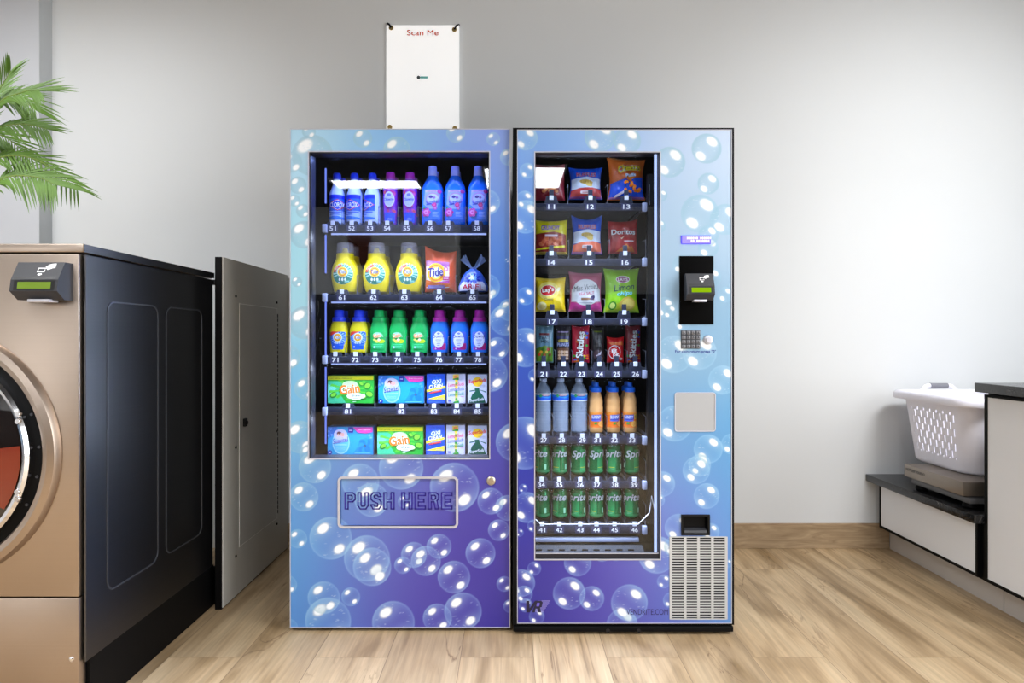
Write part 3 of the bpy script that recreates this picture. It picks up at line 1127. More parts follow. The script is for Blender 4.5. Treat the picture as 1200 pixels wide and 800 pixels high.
def hand_icon(a, cx, cz, s):
    """white hand holding a card over a terminal"""
    W = (240, 240, 240)
    a.poly([(cx + s * p, cz + s * q) for p, q in ((-.05, .10), (.30, .42), (.62, .50), (.98, .52), (1.0, .05), (.70, .0), (.52, -.10), (.30, -.18), (.22, -.10), (.34, .04), (.10, -.06), (-.02, -.02), (.10, .12))], W)
    for q in ((-.62, -.50, -.02, .06), (-.62, -.50, -.42, -.34)):
        pass
    x0, x1, z0, z1, t = -.68, .10, -.42, .06, .09
    for b in ((x0, x1, z0, z0 + t), (x0, .0, z1 - t, z1), (x0, x0 + t, z0, z1), (x1 - t, x1, z0, -.12)):
        a.rect(cx + s * b[0], cx + s * b[1], cz + s * b[2], cz + s * b[3], W)
    a.poly([(cx + s * p, cz + s * q) for p, q in ((-.46, -.54), (-.12, -.54), (-.04, -.70), (-.54, -.70))], W)
    a.ell(cx - s * .29, cz - s * .70, s * .16, s * .07, W, 14)


def card_reader(parent, xc, zc, y, w, h, prot, scr, label=None):
    """wedge shaped card reader on a surface facing -Y"""
    x0, x1 = xc - w / 2, xc + w / 2
    z0, z1 = zc - h / 2, zc + h / 2
    rd = MB()
    prof = [(y, z0), (y - prot * .55, z0 - 0.0), (y - prot, z0 + h * .22), (y - prot * .92, z0 + h * .52), (y - prot * .5, z1), (y, z1)]
    rd.prism(prof, 'x', x0, x1)
    o = rd.build('card_reader', M['reader'], parent, 0)
    off = root_loc(parent)

    def sl(za, zb, ya, yb):
        return lambda u, v, d: (u - off.x, ya + (yb - ya) * (v - za) / (zb - za) - d - off.y, v - off.z)
    # recessed dark slot band and screen bezel
    za, zb, ya, yb = z0 + h * .22, z0 + h * .52, y - prot, y - prot * .92
    a = Art()
    a.rect(x0 + w * .08, x1 - w * .06, z0 + h * .235, z0 + h * .50, (12, 12, 14), .002)
    a.build('screen_bezel', o, sl(za, zb, ya, yb), maxlen=1)
    a = Art()
    a.rect(x0 + w * .16, x1 - w * .14, z0 + h * .28, z0 + h * .455, (130, 170, 30))
    for k, zz in enumerate((.335, .40)):
        for j in range(9 - k):
            if (j * 7 + k * 3) % 5:
                a.rect(x0 + w * (.22 + .065 * j), x0 + w * (.26 + .065 * j), z0 + h * (zz - .018), z0 + h * (zz + .018), (92, 124, 18))
    s_ = a.build('screen', o, sl(za, zb, ya, yb), scr, maxlen=1, base=.0009)
    za, zb, ya, yb = z0 + h * .52, z1, y - prot * .92, y - prot * .5
    a = Art()
    a.rect(x0 + w * .06, x1 - w * .1, z0 + h * .525, z0 + h * .60, (14, 14, 16))
    a.build('card_slot', o, sl(za, zb, ya, yb), maxlen=1)
    a = Art()
    hand_icon(a, xc + w * .13, z0 + h * .83, w * .21)
    a.build('hand_icon', o, sl(za, zb, ya, yb), maxlen=1)
    # metal card lip under
    MB().box(xc - w * .22, xc + w * .25, y - prot * .75, y - prot * .2, z0 - .006, z0 + .002, .001).build('card_lip', M['silver'], o)
    return o


# ---------------------------------------------------------------- right machine
def right_machine():
    Y = YR
    x0, x1 = PX(601, Y), PX(860, Y)
    z1, zd = PZ(150, Y), PZ(731.5, Y)
    r = empty('vending_machine', ((x0 + x1) / 2, Y + .4, 0),
              'blue bubble-print snack and drink vending machine with keypad and card reader, right of the two', 'vending machine', 'bubble-print vending machines')
    shell(MB(), x0, x1, Y + .028, Y + .86, .03, z1, .025).build('cabinet', M['blackm'], r, 0)
    b = MB().box(x0 + .002, x1 - .004, Y - .008, Y + .8, .012, zd - .004, .003)
    for fx in (x0 + .07, x1 - .07):
        for fy in (Y + .09, Y + .74):
            b.lathe([(.022, 0), (.022, .03)], (fx, fy, 0), 'z', 16)
    p = b.build('plinth', M['blackm'], r)
    for hx in (712, 748):
        MB().lathe([(.007, 0), (.007, -.0012)], (PX(hx, Y), Y - .008, PZ(737.5, Y)), 'y', 16).build('plinth_hole', M['interior'], p)
    f = MB()
    dx0, dx1, dz0, dz1 = PX(606, Y), PX(857.5, Y), PZ(730, Y), PZ(152, Y)
    f.ring([(x0, zd), (x1, zd), (x1, z1), (x0, z1)], [(dx0, dz0), (dx1, dz0), (dx1, dz1), (dx0, dz1)], 'y', Y - .002, Y + .03)
    f.build('door_frame', M['blackm'], r, 0)
    wx0, wx1, wz0, wz1 = PX(627, Y), PX(773.5, Y), PZ(655, Y), PZ(178.5, Y)
    gx0, gx1, gz0, gz1 = PX(786, Y), PX(851, Y), PZ(725, Y), PZ(629, Y)
    cx0, cx1, cz0, cz1 = PX(799, Y), PX(830.5, Y), PZ(625.5, Y), PZ(603.5, Y)
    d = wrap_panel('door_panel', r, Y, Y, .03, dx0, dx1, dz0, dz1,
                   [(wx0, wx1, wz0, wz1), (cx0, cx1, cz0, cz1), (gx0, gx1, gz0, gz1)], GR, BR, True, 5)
    e = MB()
    rect_ring(e, dx0 + .0022, dx1 - .0022, dz0 + .0022, dz1 - .0022, .0022, Y - .003, Y + .01)
    e.build('door_edge_strip', M['silver'], d, 0)
    w = MB()
    rect_ring(w, wx0 + .0005, wx1 - .0005, wz0 + .0005, wz1 - .0005, .0035, Y - .003, Y + .002)
    w.box(wx0, wx1, Y + .004, Y + .008, wz0 + .018, wz0 + .0205)
    w.build('window_frame', M['silver'], d, 0)
    w = MB()
    rect_ring(w, wx0 + .002, wx1 - .003, wz0 + .002, wz1 - .002, .004, Y + .002, Y + .05)
    w.box(wx0, wx1, Y + .004, Y + .03, wz0, wz0 + .018)
    w.build('window_reveal', M['reveal'], d, 0)
    MB().box(wx0, wx1, Y + .012, Y + .016, wz0 + .017, wz1).build('window_glass', M['glass'], d, 0)
    MB().box(PX(768.3, Y), PX(771.2, Y), Y + .018, Y + .024, wz0 + .02, wz1 - .002).build('window_light_strip', M['ledw'], d, 0)
    # blue display
    o = MB()
    xa, xb, za, zb = PX(798, Y), PX(832.5, Y), PZ(286, Y), PZ(276, Y)
    o.box(xa, xb, Y - .004, Y, za, zb, .001)
    dp = o.build('display', M['lcdb'], r, 0)
    a = Art()
    a.rect(xa + .003, xb - .002, za + .002, zb - .002, (118, 106, 236))
    rr = random.Random(4)
    for row, n in ((.68, 13), (.34, 11)):
        for k in range(n):
            if rr.random() < .85:
                xx = xa + .012 + .0068 * k + (.022 if row < .5 else .008)
                a.rect(xx, xx + .0052, za + (zb - za) * (row - .13), za + (zb - za) * (row + .13), (206, 200, 255))
    a.build('display_text', dp, map_front(Y - .004, r), M['lcdt'], maxlen=1)
    # reader plate + reader
    MB().box(PX(796, Y), PX(836, Y), Y - .004, Y, PZ(380, Y), PZ(300, Y), .0012).build('reader_plate', M['matte'], r)
    card_reader(r, PX(819.5, Y - .03), PZ(336, Y - .03), Y - .004, .098, .095, .048, M['lcdg'])
    # keypad
    kx0, kx1, kz0, kz1 = PX(798, Y), PX(820.5, Y), PZ(408.5, Y), PZ(387, Y)
    kp = MB().box(kx0, kx1, Y - .003, Y, kz0, kz1, .001).build('keypad', M['dgrey'], r)
    kw, kh = (kx1 - kx0) / 4, (kz1 - kz0) / 4
    for i in range(4):
        for j in range(4):
            MB().box(kx0 + kw * (i + .12), kx0 + kw * (i + .88), Y - .007, Y - .003, kz0 + kh * (j + .12), kz0 + kh * (j + .88), .0012).build('key', M['key'], kp)
    a = Art()
    for i in range(4):
        for j in range(4):
            a.rect(kx0 + kw * (i + .38), kx0 + kw * (i + .55), kz0 + kh * (j + .28), kz0 + kh * (j + .72), (40, 40, 46))
            a.rect(kx0 + kw * (i + .38), kx0 + kw * (i + .70), kz0 + kh * (j + .28), kz0 + kh * (j + .38), (40, 40, 46))
    a.build('key_marks', kp, map_front(Y - .0068, r), maxlen=1)
    MB().lathe([(.017, 0), (.017, -.004), (.014, -.008), (.010, -.009), (.009, -.013), (.004, -.013)], (PX(829.5, Y), Y, PZ(398, Y)), 'y', 28).build('door_lock', M['silver'], r)
    a = Art()
    a.text('For coin return press "0"', PX(815, Y), PZ(412, Y), PX(839, Y) - PX(791, Y), .0135, (28, 46, 130), bold=.03)
    a.build('coin_return_lettering', r, map_front(Y, r), maxlen=1)
    # grey plate
    pl = MB()
    pl.prism(rrect(PX(791.5, Y), PX(837.5, Y), PZ(504.5, Y), PZ(460.5, Y), .008), 'y', Y - .001, Y - .0004)
    plo = pl.build('blank_plate', M['plate'], r, 0)
    q = MB()
    q.ring(rrect(PX(790.5, Y), PX(838.5, Y), PZ(505.5, Y), PZ(459.5, Y), .010), rrect(PX(791.5, Y), PX(837.5, Y), PZ(504.5, Y), PZ(460.5, Y), .008), 'y', Y - .003, Y)
    q.build('plate_rim', M['silver'], plo, 0)
    # coin return cup
    c = MB()
    rect_ring(c, cx0 + .004, cx1 - .004, cz0 + .004, cz1 - .004, .007, Y - .006, Y + .03)
    c.box(cx0, cx1, Y + .028, Y + .034, cz0, cz1)
    cr = c.build('coin_return_cup', M['black'], r, 0)
    lip = MB()
    lip.prism([(Y - .008, cz0 + .006), (Y + .02, cz0 + .006), (Y + .02, cz0 + .020), (Y - .004, cz0 + .014)], 'x', cx0 + .008, cx1 - .008)
    lip.build('cup_lip', M['reader'], cr, 0)
    fl = MB().box(cx0 + .010, cx1 - .010, Y + .012, Y + .016, cz0 + .022, cz1 - .008)
    fl.build('cup_flap', M['blackm'], cr, 0)
    # vent grille: slats and uprights
    g = MB()
    n = 31
    ph = (gz1 - gz0) / n
    for k in range(n + 1):
        zz = gz0 + ph * k
        g.box(gx0, gx1, Y - .002, Y + .001, zz - ph * .21, zz + ph * .21)
    for t in (0, .26, .5, .75, 1):
        xx = gx0 + (gx1 - gx0) * t
        g.box(xx - .0045, xx + .0045, Y - .0022, Y + .0012, gz0 - .001, gz1 + .001)
    gv = g.build('vent_grille', M['grille'], r, 0)
    MB().box(gx0, gx1, Y + .010, Y + .014, gz0, gz1).build('vent_backing', M['blackm'], gv, 0)
    # VR logo and web address
    a = Art()
    z0_, z1_ = PZ(717, Y), PZ(703.5, Y)
    hh = z1_ - z0_
    lx0 = PX(615, Y)

    def sk(p, q):
        return (lx0 + p * hh + .22 * hh * q, z0_ + q * hh)
    for k in range(7):
        q = .05 + k * .15
        a.poly([sk(.9, q), sk(1.62 + .06 * k, q), sk(1.62 + .06 * k, q + .055), sk(.9, q + .055)], (150, 140, 210))
    dk = (18, 14, 50)
    a.poly([sk(-.10, 1), sk(.18, 1), sk(.34, .34), sk(.66, 1), sk(.92, 1), sk(.42, 0), sk(.14, 0)], dk)
    a.poly([sk(.62, 0), sk(.86, 0), sk(.86, .34), sk(1.0, .34), sk(1.14, 0), sk(1.42, 0), sk(1.24, .38), sk(1.36, .50), sk(1.36, .86), sk(1.22, 1), sk(.78, 1), sk(.78, .8)], dk)
    a.poly([sk(.88, .52), sk(1.10, .52), sk(1.13, .58), sk(1.13, .76), sk(1.10, .82), sk(.88, .82)], (92, 80, 180))
    a.build('maker_logo', r, map_front(Y, r), maxlen=1)
    a = Art()
    a.text('VENDRITE.COM', PX(758.5, Y), PZ(716.8, Y), PX(783, Y) - PX(734.5, Y), .0205, (34, 26, 78), bold=0.0)
    a.build('web_lettering', r, map_front(Y, r), maxlen=1)
    # trays
    xa, xb = 612, 754
    bk = (754.5,)
    tray(r, Y, xa, xb, 239, 248, 233, [('11', 646), ('12', 691.5), ('13', 733.5)], (664, 709.3, 757.5), None, True, bk, 243)
    tray(r, Y, xa, xb, 303.5, 312, 297, [('14', 646), ('15', 690), ('16', 732)], (665, 711.5, 753), None, True, bk, 308)
    tray(r, Y, xa, xb, 373, 381, 365, [('17', 647), ('18', 689), ('19', 731)], (664.5, 706.2, 753), None, True, bk, 377)
    tray(r, Y, xa, xb, 434, 442, 424.5, [(s, x) for s, x in zip(('21', '22', '23', '24', '25', '26'), (637, 660, 681, 702, 722, 744))],
         (649.6, 669.3, 691.5, 709.5, 732, 753), None, True, bk, 438)
    tray(r, Y, xa, xb, 511, 519.5, 507, [(s, x) for s, x in zip(('27', '28', '29', '31', '32', '33'), (637, 658, 682, 699.5, 719.5, 740))],
         (646.8, 667.6, 688.6, 708.5, 728.3, 753), None, False, bk, 515)
    tray(r, Y, xa, xb, 563, 571.5, 557, [(s, x) for s, x in zip(('34', '35', '36', '37', '38', '39'), (634.5, 655, 679.5, 699, 720, 742.5))],
         (645.5, 667, 688, 708.5, 729.5, 753), None, False, bk, 567)
    tray(r, Y, xa, xb, 615, 624, 608.5, [(s, x) for s, x in zip(('41', '42', '43', '44', '45', '46'), (635, 655, 679.5, 698.5, 719.5, 743))],
         (645.5, 667, 688, 708.5, 729.5, 753), None, False, bk, 619.5)
    # lower light lip, chute with slots
    yy = Y + .11
    MB().box(PX(612, yy), PX(749, yy), yy, yy + .02, PZ(635, yy), PZ(630, yy), .002).build('bin_bar', M['bracket'], r)
    ch = MB()
    ch.prism([(Y + .04, PZ(650, Y + .04)), (Y + .11, PZ(638, Y + .11)), (Y + .13, PZ(638, Y + .13)), (Y + .13, PZ(652, Y + .13))], 'x', PX(612, yy), PX(752, yy))
    cho = ch.build('delivery_bin', M['dgrey'], r, 0)
    for k in range(9):
        xk = PX(628 + 13.5 * k, Y + .07)
        MB().box(xk, xk + .022, Y + .068, Y + .074, PZ(646.3, Y + .07), PZ(643.5, Y + .07)).build('bin_slot', M['blackm'], cho, 0)
    wv = MB()
    yk = Y + .06
    wv.tube([(PX(q[0], yk), yk, PZ(q[1], yk)) for q in ((622, 604), (634, 614), (748, 614), (761, 601), (762.5, 592), (763.5, 581), (767, 596))], .0022, 8)
    wv.build('guard_wire', M['wire'], r)
    # inner side rack, holes
    sd = MB()
    sd.box(PX(758.5, Y + .14), PX(765, Y + .14), Y + .13, Y + .16, .36, 1.70)
    sd.build('side_rack', M['interior'], r, 0)
    return r


ML = left_machine()
MR = right_machine()

# ================================================================== PRODUCTS
PC = 0.180          # product centre behind the door front


def put(o, px, base, Y, rot=0.0, extra=0.0, zfix=None):
    y = Y + PC + extra
    o.location = (PX(px, y), y, PZ(base, Y + 0.15) if zfix is None else zfix)
    o.rotation_euler = (0, 0, rot)
    return o


def prod(name, label, cat, group):
    return empty(name, (0, 0, 0), label, cat, group)


def bullseye(a, cx, cz, r):
    a.ell(cx, cz, r, r, (250, 214, 20))
    a.ell(cx, cz, r * .80, r * .80, (240, 120, 30))
    a.ell(cx, cz, r * .60, r * .60, (252, 226, 60))
    a.ell(cx, cz, r * .42, r * .42, (255, 255, 255))
    a.text('Tide', cx, cz, r * 1.5, r * .80, (36, 44, 150), bold=.02, shear=.2, rot=.06, out=((255, 255, 255), .04))


def bleach_bottle(label, group):
    r = prod('bleach_bottle', label, 'bottle', group)
    secs = [(0, .027, .027), (.004, .0305, .0305), (.112, .0305, .0305), (.124, .0285, .0285), (.150, .0185, .0185), (.162, .0135, .0135), (.180, .0130, .0130)]
    MB().loft(secs).build('bottle_body', M['bleach'], r, local=True)
    MB().lathe([(.0150, .178), (.0155, .182), (.0155, .196), (.0135, .201), (.012, .203)], seg=28).build('cap', M['bluecap'], r, local=True)
    a = Art()
    a.rect(-.045, .045, .018, .114, (176, 204, 250))
    a.rect(-.045, .045, .098, .114, (20, 44, 214))
    a.rect(-.045, .045, .050, .098, (40, 104, 226))
    a.poly([(-.044, .074), (0, .097), (.044, .074), (0, .051)], (214, 30, 60))
    a.poly([(-.039, .074), (0, .0935), (.039, .074), (0, .0545)], (240, 244, 255))
    a.poly([(-.0365, .074), (0, .092), (.0365, .074), (0, .056)], (30, 70, 214))
    a.text('CLOROX', 0, .074, .060, .018, (255, 255, 255), bold=.03)
    a.rect(-.036, .036, .043, .047, (60, 110, 220))
    a.rect(-.030, .012, .035, .039, (90, 130, 226))
    a.poly([(-.045, .018), (.045, .018), (.045, .024), (-.01, .031), (-.045, .026)], (46, 130, 236))
    a.build('bottle_label', r, map_loft(secs, wrap=True))
    return r


def flower(a, cx, cz, s, c1=(232, 80, 176), c2=(255, 160, 214)):
    for k in range(6):
        t = 2 * PI * k / 6
        a.ell(cx + s * .55 * math.cos(t), cz + s * .55 * math.sin(t), s * .55, s * .42, c1 if k % 2 else (214, 60, 150), 14, rot=t)
    a.ell(cx, cz, s * .55, s * .5, c2, 16)
    a.ell(cx, cz, s * .26, s * .22, c1, 12)


def curvy_bottle(label, group):
    r = prod('fabric_softener_bottle', label, 'bottle', group)
    secs = [(0, .022, .020), (.006, .0245, .022), (.05, .0265, .023), (.09, .028, .024), (.13, .0285, .024), (.155, .0265, .022), (.172, .021, .018), (.180, .0175, .0165)]
    MB().loft(secs).build('bottle_body', M['purple'], r, local=True)
    MB().lathe([(.0175, .178), (.018, .182), (.0178, .200), (.016, .205)], seg=28).build('cap', M['magenta'], r, local=True)
    a = Art()
    rr = random.Random(3)
    a.rect(-.0200, .0200, .006, .050, (34, 88, 224))
    a.rect(-.0215, .0215, .045, .165, (150, 60, 196))
    for k in range(34):
        x, z = rr.uniform(-.019, .019), rr.choice([rr.uniform(.040, .075), rr.uniform(.115, .160)])
        a.ell(x, z, rr.uniform(.003, .007), rr.uniform(.003, .006), rr.choice([(206, 50, 130), (180, 40, 170), (224, 80, 160), (226, 84, 90)]), 10, rot=rr.uniform(0, 3))
    a.ell(0, .096, .0205, .030, (214, 216, 250))
    a.ell(0, .096, .017, .025, (190, 196, 246))
    a.text('Downy', 0, .094, .038, .017, (28, 40, 140), bold=.02, rot=.05)
    a.ell(0, .113, .008, .006, (120, 120, 210), 12)
    a.text('ultra', .002, .020, .018, .008, (220, 226, 255), bold=.0)
    a.build('bottle_label', r, map_loft(secs))
    return r


def big_softener(label, group):
    r = prod('fabric_softener_bottle', label, 'bottle', group)
    secs = [(0, .040, .026, 3.2), (.006, .0415, .028, 3.2), (.125, .0415, .028, 3.0), (.145, .0400, .027, 2.6), (.165, .0335, .023, 2.2), (.182, .0230, .019, 2), (.192, .0185, .0185, 2), (.196, .0175, .0175, 2)]
    MB().loft(secs).build('bottle_body', M['sblue'], r, local=True)
    MB().lathe([(.0182, .190), (.0185, .194), (.0162, .228), (.015, .231), (.012, .231)], seg=28).build('cap', M['lilac'], r, local=True)
    a = Art()
    a.rect(-.035, .034, .018, .137, (70, 142, 246), .004)
    a.poly([(-.026, .134), (.030, .134), (.034, .118), (.020, .060), (-.012, .060), (-.032, .078)], (168, 186, 250))
    a.rect(-.024, .026, .125, .133, (214, 190, 240))
    a.text('AROMA', 0, .129, .036, .006, (150, 40, 150), bold=.0)
    a.ell(.004, .100, .027, .023, (206, 150, 226))
    a.ell(.004, .099, .023, .020, (206, 216, 252))
    a.ell(-.004, .107, .008, .006, (88, 70, 130), 12)
    a.ell(.009, .104, .006, .005, (170, 120, 170), 12)
    a.text('Suavitel', .002, .087, .050, .017, (40, 56, 170), bold=.02, shear=.2, rot=.2)
    flower(a, .010, .075, .009, (240, 60, 130), (255, 120, 170))
    flower(a, .030, .128, .008, (190, 50, 150), (226, 90, 170))
    flower(a, -.022, .046, .017)
    a.ell(-.030, .064, .006, .004, (60, 180, 110), 10, rot=.6)
    flower(a, .014, .062, .007, (200, 90, 190), (236, 180, 226))
    for k in range(3):
        a.rect(.004, .026 - .004 * (k % 2), .044 - .007 * k, .046 - .007 * k, (200, 220, 255))
    a.build('bottle_label', r, map_loft(secs, 3.0))
    return r


def round_detergent(label, group):
    r = prod('detergent_bottle', label, 'bottle', group)
    secs = [(0, .040, .030, 2.6), (.005, .0425, .032, 2.6), (.03, .0490, .036, 2.5), (.06, .0535, .038, 2.4), (.085, .0520, .038, 2.3), (.105, .0465, .036, 2.2), (.122, .0385, .034, 2), (.130, .0345, .0335, 2), (.150, .0335, .0325, 2), (.151, .030, .030, 2)]
    MB().loft(secs, 56).build('bottle_body', M['yellow'], r, local=True)
    MB().lathe([(.0145, .150), (.0135, .158), (.009, .170), (.008, .172)], seg=24).build('spout', M['yellow'], r, local=True)
    MB().lathe([(.0325, .150), (.0330, .152), (.0315, .190), (.0300, .1915), (.001, .1915)], seg=40, close=False).build('measuring_cap', M['clearcap'], r, local=True)
    a = Art()
    cz, R = .066, .0405
    a.ell(0, cz, R, R, (246, 232, 120), 44)
    a.ell(0, cz, R * .96, R * .96, (22, 150, 136), 44)
    a.burst(0, cz + .006, .010, R * .94, 20, (176, 222, 226), .1, frac=.55)
    a.ell(0, cz, R * .96, R * .96, (20, 132, 122), 30, 205, 335)
    a.ell(0, cz, R * .96, R * .96, (236, 82, 62), 30, 95, 165)
    a.ell(0.002, cz, R * .76, R * .76, (60, 172, 170), 30, 95, 165)
    a.text('NEW', -.024, cz + .024, .018, .006, (255, 240, 230), bold=.01, rot=.75)
    a.ell(0, cz + .010, .023, .020, (206, 236, 240), 30)
    bullseye(a, 0, cz + .010, .0195)
    a.text('SIMPLY', 0, cz - .010, .028, .006, (40, 60, 150), bold=.01)
    for k in range(3):
        a.ell(-.011 + .011 * k, cz - .020, .004, .006, (226, 244, 246), 12)
    a.rect(.008, .026, cz - .031, cz - .024, (140, 206, 200))
    a.ell(-.014, cz - .032, .003, .003, (220, 236, 244), 10)
    a.build('bottle_label', r, map_loft(secs, 2.4))
    return r


def small_detergent(kind, label, group):
    r = prod({'tide': 'detergent_bottle', 'gain': 'detergent_bottle', 'downy': 'fabric_softener_bottle'}[kind], label, 'bottle', group)
    body, cap = {'tide': ('yellow2', 'bluecap'), 'gain': ('green', 'green'), 'downy': ('sblue', 'magenta')}[kind]
    secs = [(0, .031, .020, 3), (.004, .0335, .023, 3), (.05, .0350, .024, 2.8), (.092, .0355, .024, 2.6), (.098, .0340, .0235, 2.4), (.112, .0300, .022, 2.2), (.122, .0265, .022, 2), (.126, .0255, .022, 2)]
    MB().loft(secs).build('bottle_body', M[body], r, local=True)
    cp = MB()
    cp.lathe([(.0262, .123), (.0268, .125), (.0262, .139), (.0200, .141), (.0195, .143), (.0185, .166), (.017, .168)], seg=32)
    cp.build('cap', M[cap], r, local=True)
    a = Art()
    if kind == 'tide':
        a.rect(-.0300, .0300, .014, .083, (28, 96, 232), .006)
        a.burst(0, .060, .012, .034, 18, (150, 196, 250), .1, sy=.72, frac=.5)
        a.poly([(-.030, .066), (-.030, .080), (-.022, .084), (.010, .084), (-.006, .078)], (224, 60, 50))
        a.ell(0, .061, .019, .018, (190, 214, 255))
        bullseye(a, 0, .061, .0150)
        for k in range(3):
            a.ell(-.008 + .009 * k, .041, .0035, .0055, (190, 212, 255), 12)
        a.rect(.006, .024, .030, .033, (90, 150, 246))
        a.ell(-.014, .024, .003, .004, (230, 236, 255), 10)
    elif kind == 'gain':
        a.rect(-.027, .027, .014, .083, (20, 176, 86), .006)
        a.ell(-.002, .070, .018, .011, (150, 240, 190))
        a.ell(0, .050, .016, .010, (20, 120, 50), 20)
        a.ell(.012, .046, .014, .008, (196, 214, 30), 18)
        a.ell(-.004, .046, .009, .006, (236, 240, 90), 14)
        a.ell(.004, .052, .006, .005, (240, 250, 220), 12)
        a.ell(-.014, .052, .006, .004, (220, 236, 110), 12)
        a.text('Gain', -.003, .068, .032, .016, (255, 120, 60), bold=.03, rot=.14, out=((255, 240, 225), .05))
        a.star(.018, .066, .001, .006, 4, (220, 255, 230))
        a.rect(-.024, .024, .016, .038, (30, 200, 112))
        for k in range(3):
            a.rect(-.018, .012 + .004 * k, .020 + .006 * k, .0215 + .006 * k, (120, 236, 190))
        a.ell(-.014, .022, .004, .004, (200, 220, 250), 10)
    else:
        a.rect(-.027, .027, .012, .083, (64, 96, 226), .006)
        a.rect(-.027, .027, .012, .022, (150, 30, 170))
        a.rect(.006, .027, .014, .038, (176, 30, 120))
        a.ell(-.001, .052, .021, .032, (216, 222, 252), 34)
        a.text('Downy', -.001, .064, .044, .017, (40, 46, 150), bold=.02, rot=.04)
        a.ell(-.001, .076, .006, .004, (120, 130, 214), 12)
        for k in range(4):
            a.rect(-.012 + .002 * k, .010 - .002 * k, .050 - .007 * k, .0525 - .007 * k, (110, 120, 206))
        a.ell(-.012, .017, .003, .003, (220, 200, 250), 10)
    a.build('bottle_label', r, map_loft(secs, 2.7))
    return r


def bag_surf(w, h, T, seed, flare=.08, pinch=.0, slant=0.0, fold=.004):
    rr = random.Random(seed)
    ph = [rr.uniform(0, 6.28) for _ in range(6)]

    def hw(z):
        t = 2 * z / h - 1
        return w / 2 * (1 - flare + flare * abs(t) ** 2.5)

    def f(x, z):
        k = hw(min(max(z, 0), h))
        s = max(-1.0, min(1.0, x / (w / 2)))
        t = max(-1.0, min(1.0, 2 * z / h - 1))
        body = (max(0.0, 1 - s * s)) ** .55 * (max(0.0, 1 - abs(t) ** 3)) ** .75
        wr = fold * (abs(t) ** 2) * math.sin(s * 9 + ph[0] + 2 * t) * (1 - abs(t) ** 6) + fold * .7 * math.sin(7 * s + 5 * t + ph[1]) * math.sin(6 * t - 3 * s + ph[2]) * (1 - s * s) * (1 - t * t)
        return (s * k, -(T * body + wr), z + slant * s * max(0, t) * h * .5 + .012 * pinch * abs(s) ** 2 * max(0, t) ** 3)
    return f


def bag(name, label, cat, group, w, h, T, art, base, seed=1, flare=.08, slant=0.0, pinch=0.0, lean=0.0, fold=.004):
    r = prod(name, label, cat, group)
    f = bag_surf(w, h, T, seed, flare, pinch, slant, fold)
    nx, nz = 26, 34
    vs, fs = [], []
    for side in (1, -1):
        for j in range(nz + 1):
            for i in range(nx + 1):
                x, z = w * (i / nx - .5), h * j / nz
                p = f(x, z)
                vs.append((p[0], p[1] * side, p[2]))
    S = (nx + 1) * (nz + 1)
    for s in (0, 1):
        for j in range(nz):
            for i in range(nx):
                q = s * S + j * (nx + 1) + i
                fs.append((q, q + 1, q + nx + 2, q + nx + 1))
    mb = MB().add(vs, fs)
    me_o = mb.build('bag_body', BAGMAT(base), r, smooth=60, local=True)
    if art is not None:
        def mp(u, v, d):
            p = f(u, v)
            return (p[0], p[1] - d, p[2])
        art.build('bag_print', r, mp, M['bag'], maxlen=.0065, base=.0011, step=.00016)
    if lean:
        for c in r.children:
            c.rotation_euler = (lean, 0, 0)
    return r


BM = {}


def BAGMAT(rgb):
    if rgb not in BM:
        BM[rgb] = mat('foil_bag', rgb, 0.28, noise=.05, nscale=20, coat=.3)
    return BM[rgb]


def crimps(a, w, h, col):
    for z in (.001, h - .009):
        for k in range(3):
            a.rect(-w / 2 * .98, w / 2 * .98, z + .003 * k, z + .0012 + .003 * k, col)


def carton(label, group, w, h, dp, art, base):
    r = prod('carton', label, 'box', group)
    MB().box(-w / 2, w / 2, -dp / 2, dp / 2, 0, h, .0012).build('box_body', BAGMAT(base), r, local=True)
    art.build('box_print', r, lambda u, v, d: (u, -dp / 2 - d, v), maxlen=1, base=.0003, step=.00012)
    return r


def art_gain(w, h):
    a = Art()
    x, e = w / 2, .001
    a.rect(-x + e, x - e, e, h - e, (40, 176, 60))
    a.poly([(-x + e, e), (-x + e, h * .8), (-x * .3, h * .8), (-x * .55, h * .45), (-x * .2, e)], (70, 200, 150))
    a.poly([(-x + e, h * .2), (-x + e, h * .7), (-x * .6, h * .55)], (120, 224, 206))
    a.burst(0, h * .5, .02, x * .96, 10, (96, 206, 60), .2, sy=.5, frac=.4)
    for c in ((.72, .62, .16, .14, .6), (.80, .32, .18, .14, -.4), (.55, .22, .14, .10, .2), (-.75, .3, .16, .1, .5), (.45, .70, .12, .08, -.7)):
        a.ell(x * c[0], h * c[1], x * c[2], h * c[3], (28, 130, 40), 16, rot=c[4])
        a.ell(x * c[0] + .001, h * c[1] + .002, x * c[2] * .8, h * c[3] * .6, (130, 214, 60), 16, rot=c[4])
    a.rect(-x + e, x - e, h * .85, h - e, (226, 226, 20))
    a.text('variable release', -x * .42, h * .915, w * .5, h * .055, (60, 110, 30), bold=.02)
    a.ell(-.002, h * .66, w * .17, h * .16, (200, 240, 180), 24)
    a.text('Gain', -w * .02, h * .52, w * .44, h * .34, (246, 128, 28), bold=.05, rot=.14, out=[((70, 120, 40), .12), ((255, 246, 236), .08)])
    for q in ((.02, .27, .10, .10), (.14, .28, .13, .10), (.24, .27, .08, .08), (.12, .21, .12, .08)):
        a.ell(w * q[0], h * q[1], w * q[2], h * q[3], (240, 246, 244), 18)
    a.text('dryer', w * .13, h * .275, w * .22, h * .11, (20, 90, 60), bold=.03, shear=.2)
    a.rect(w * .05, w * .18, h * .17, h * .19, (90, 190, 200))
    a.rect(w * .05, w * .12, h * .06, h * .08, (220, 246, 220))
    return a


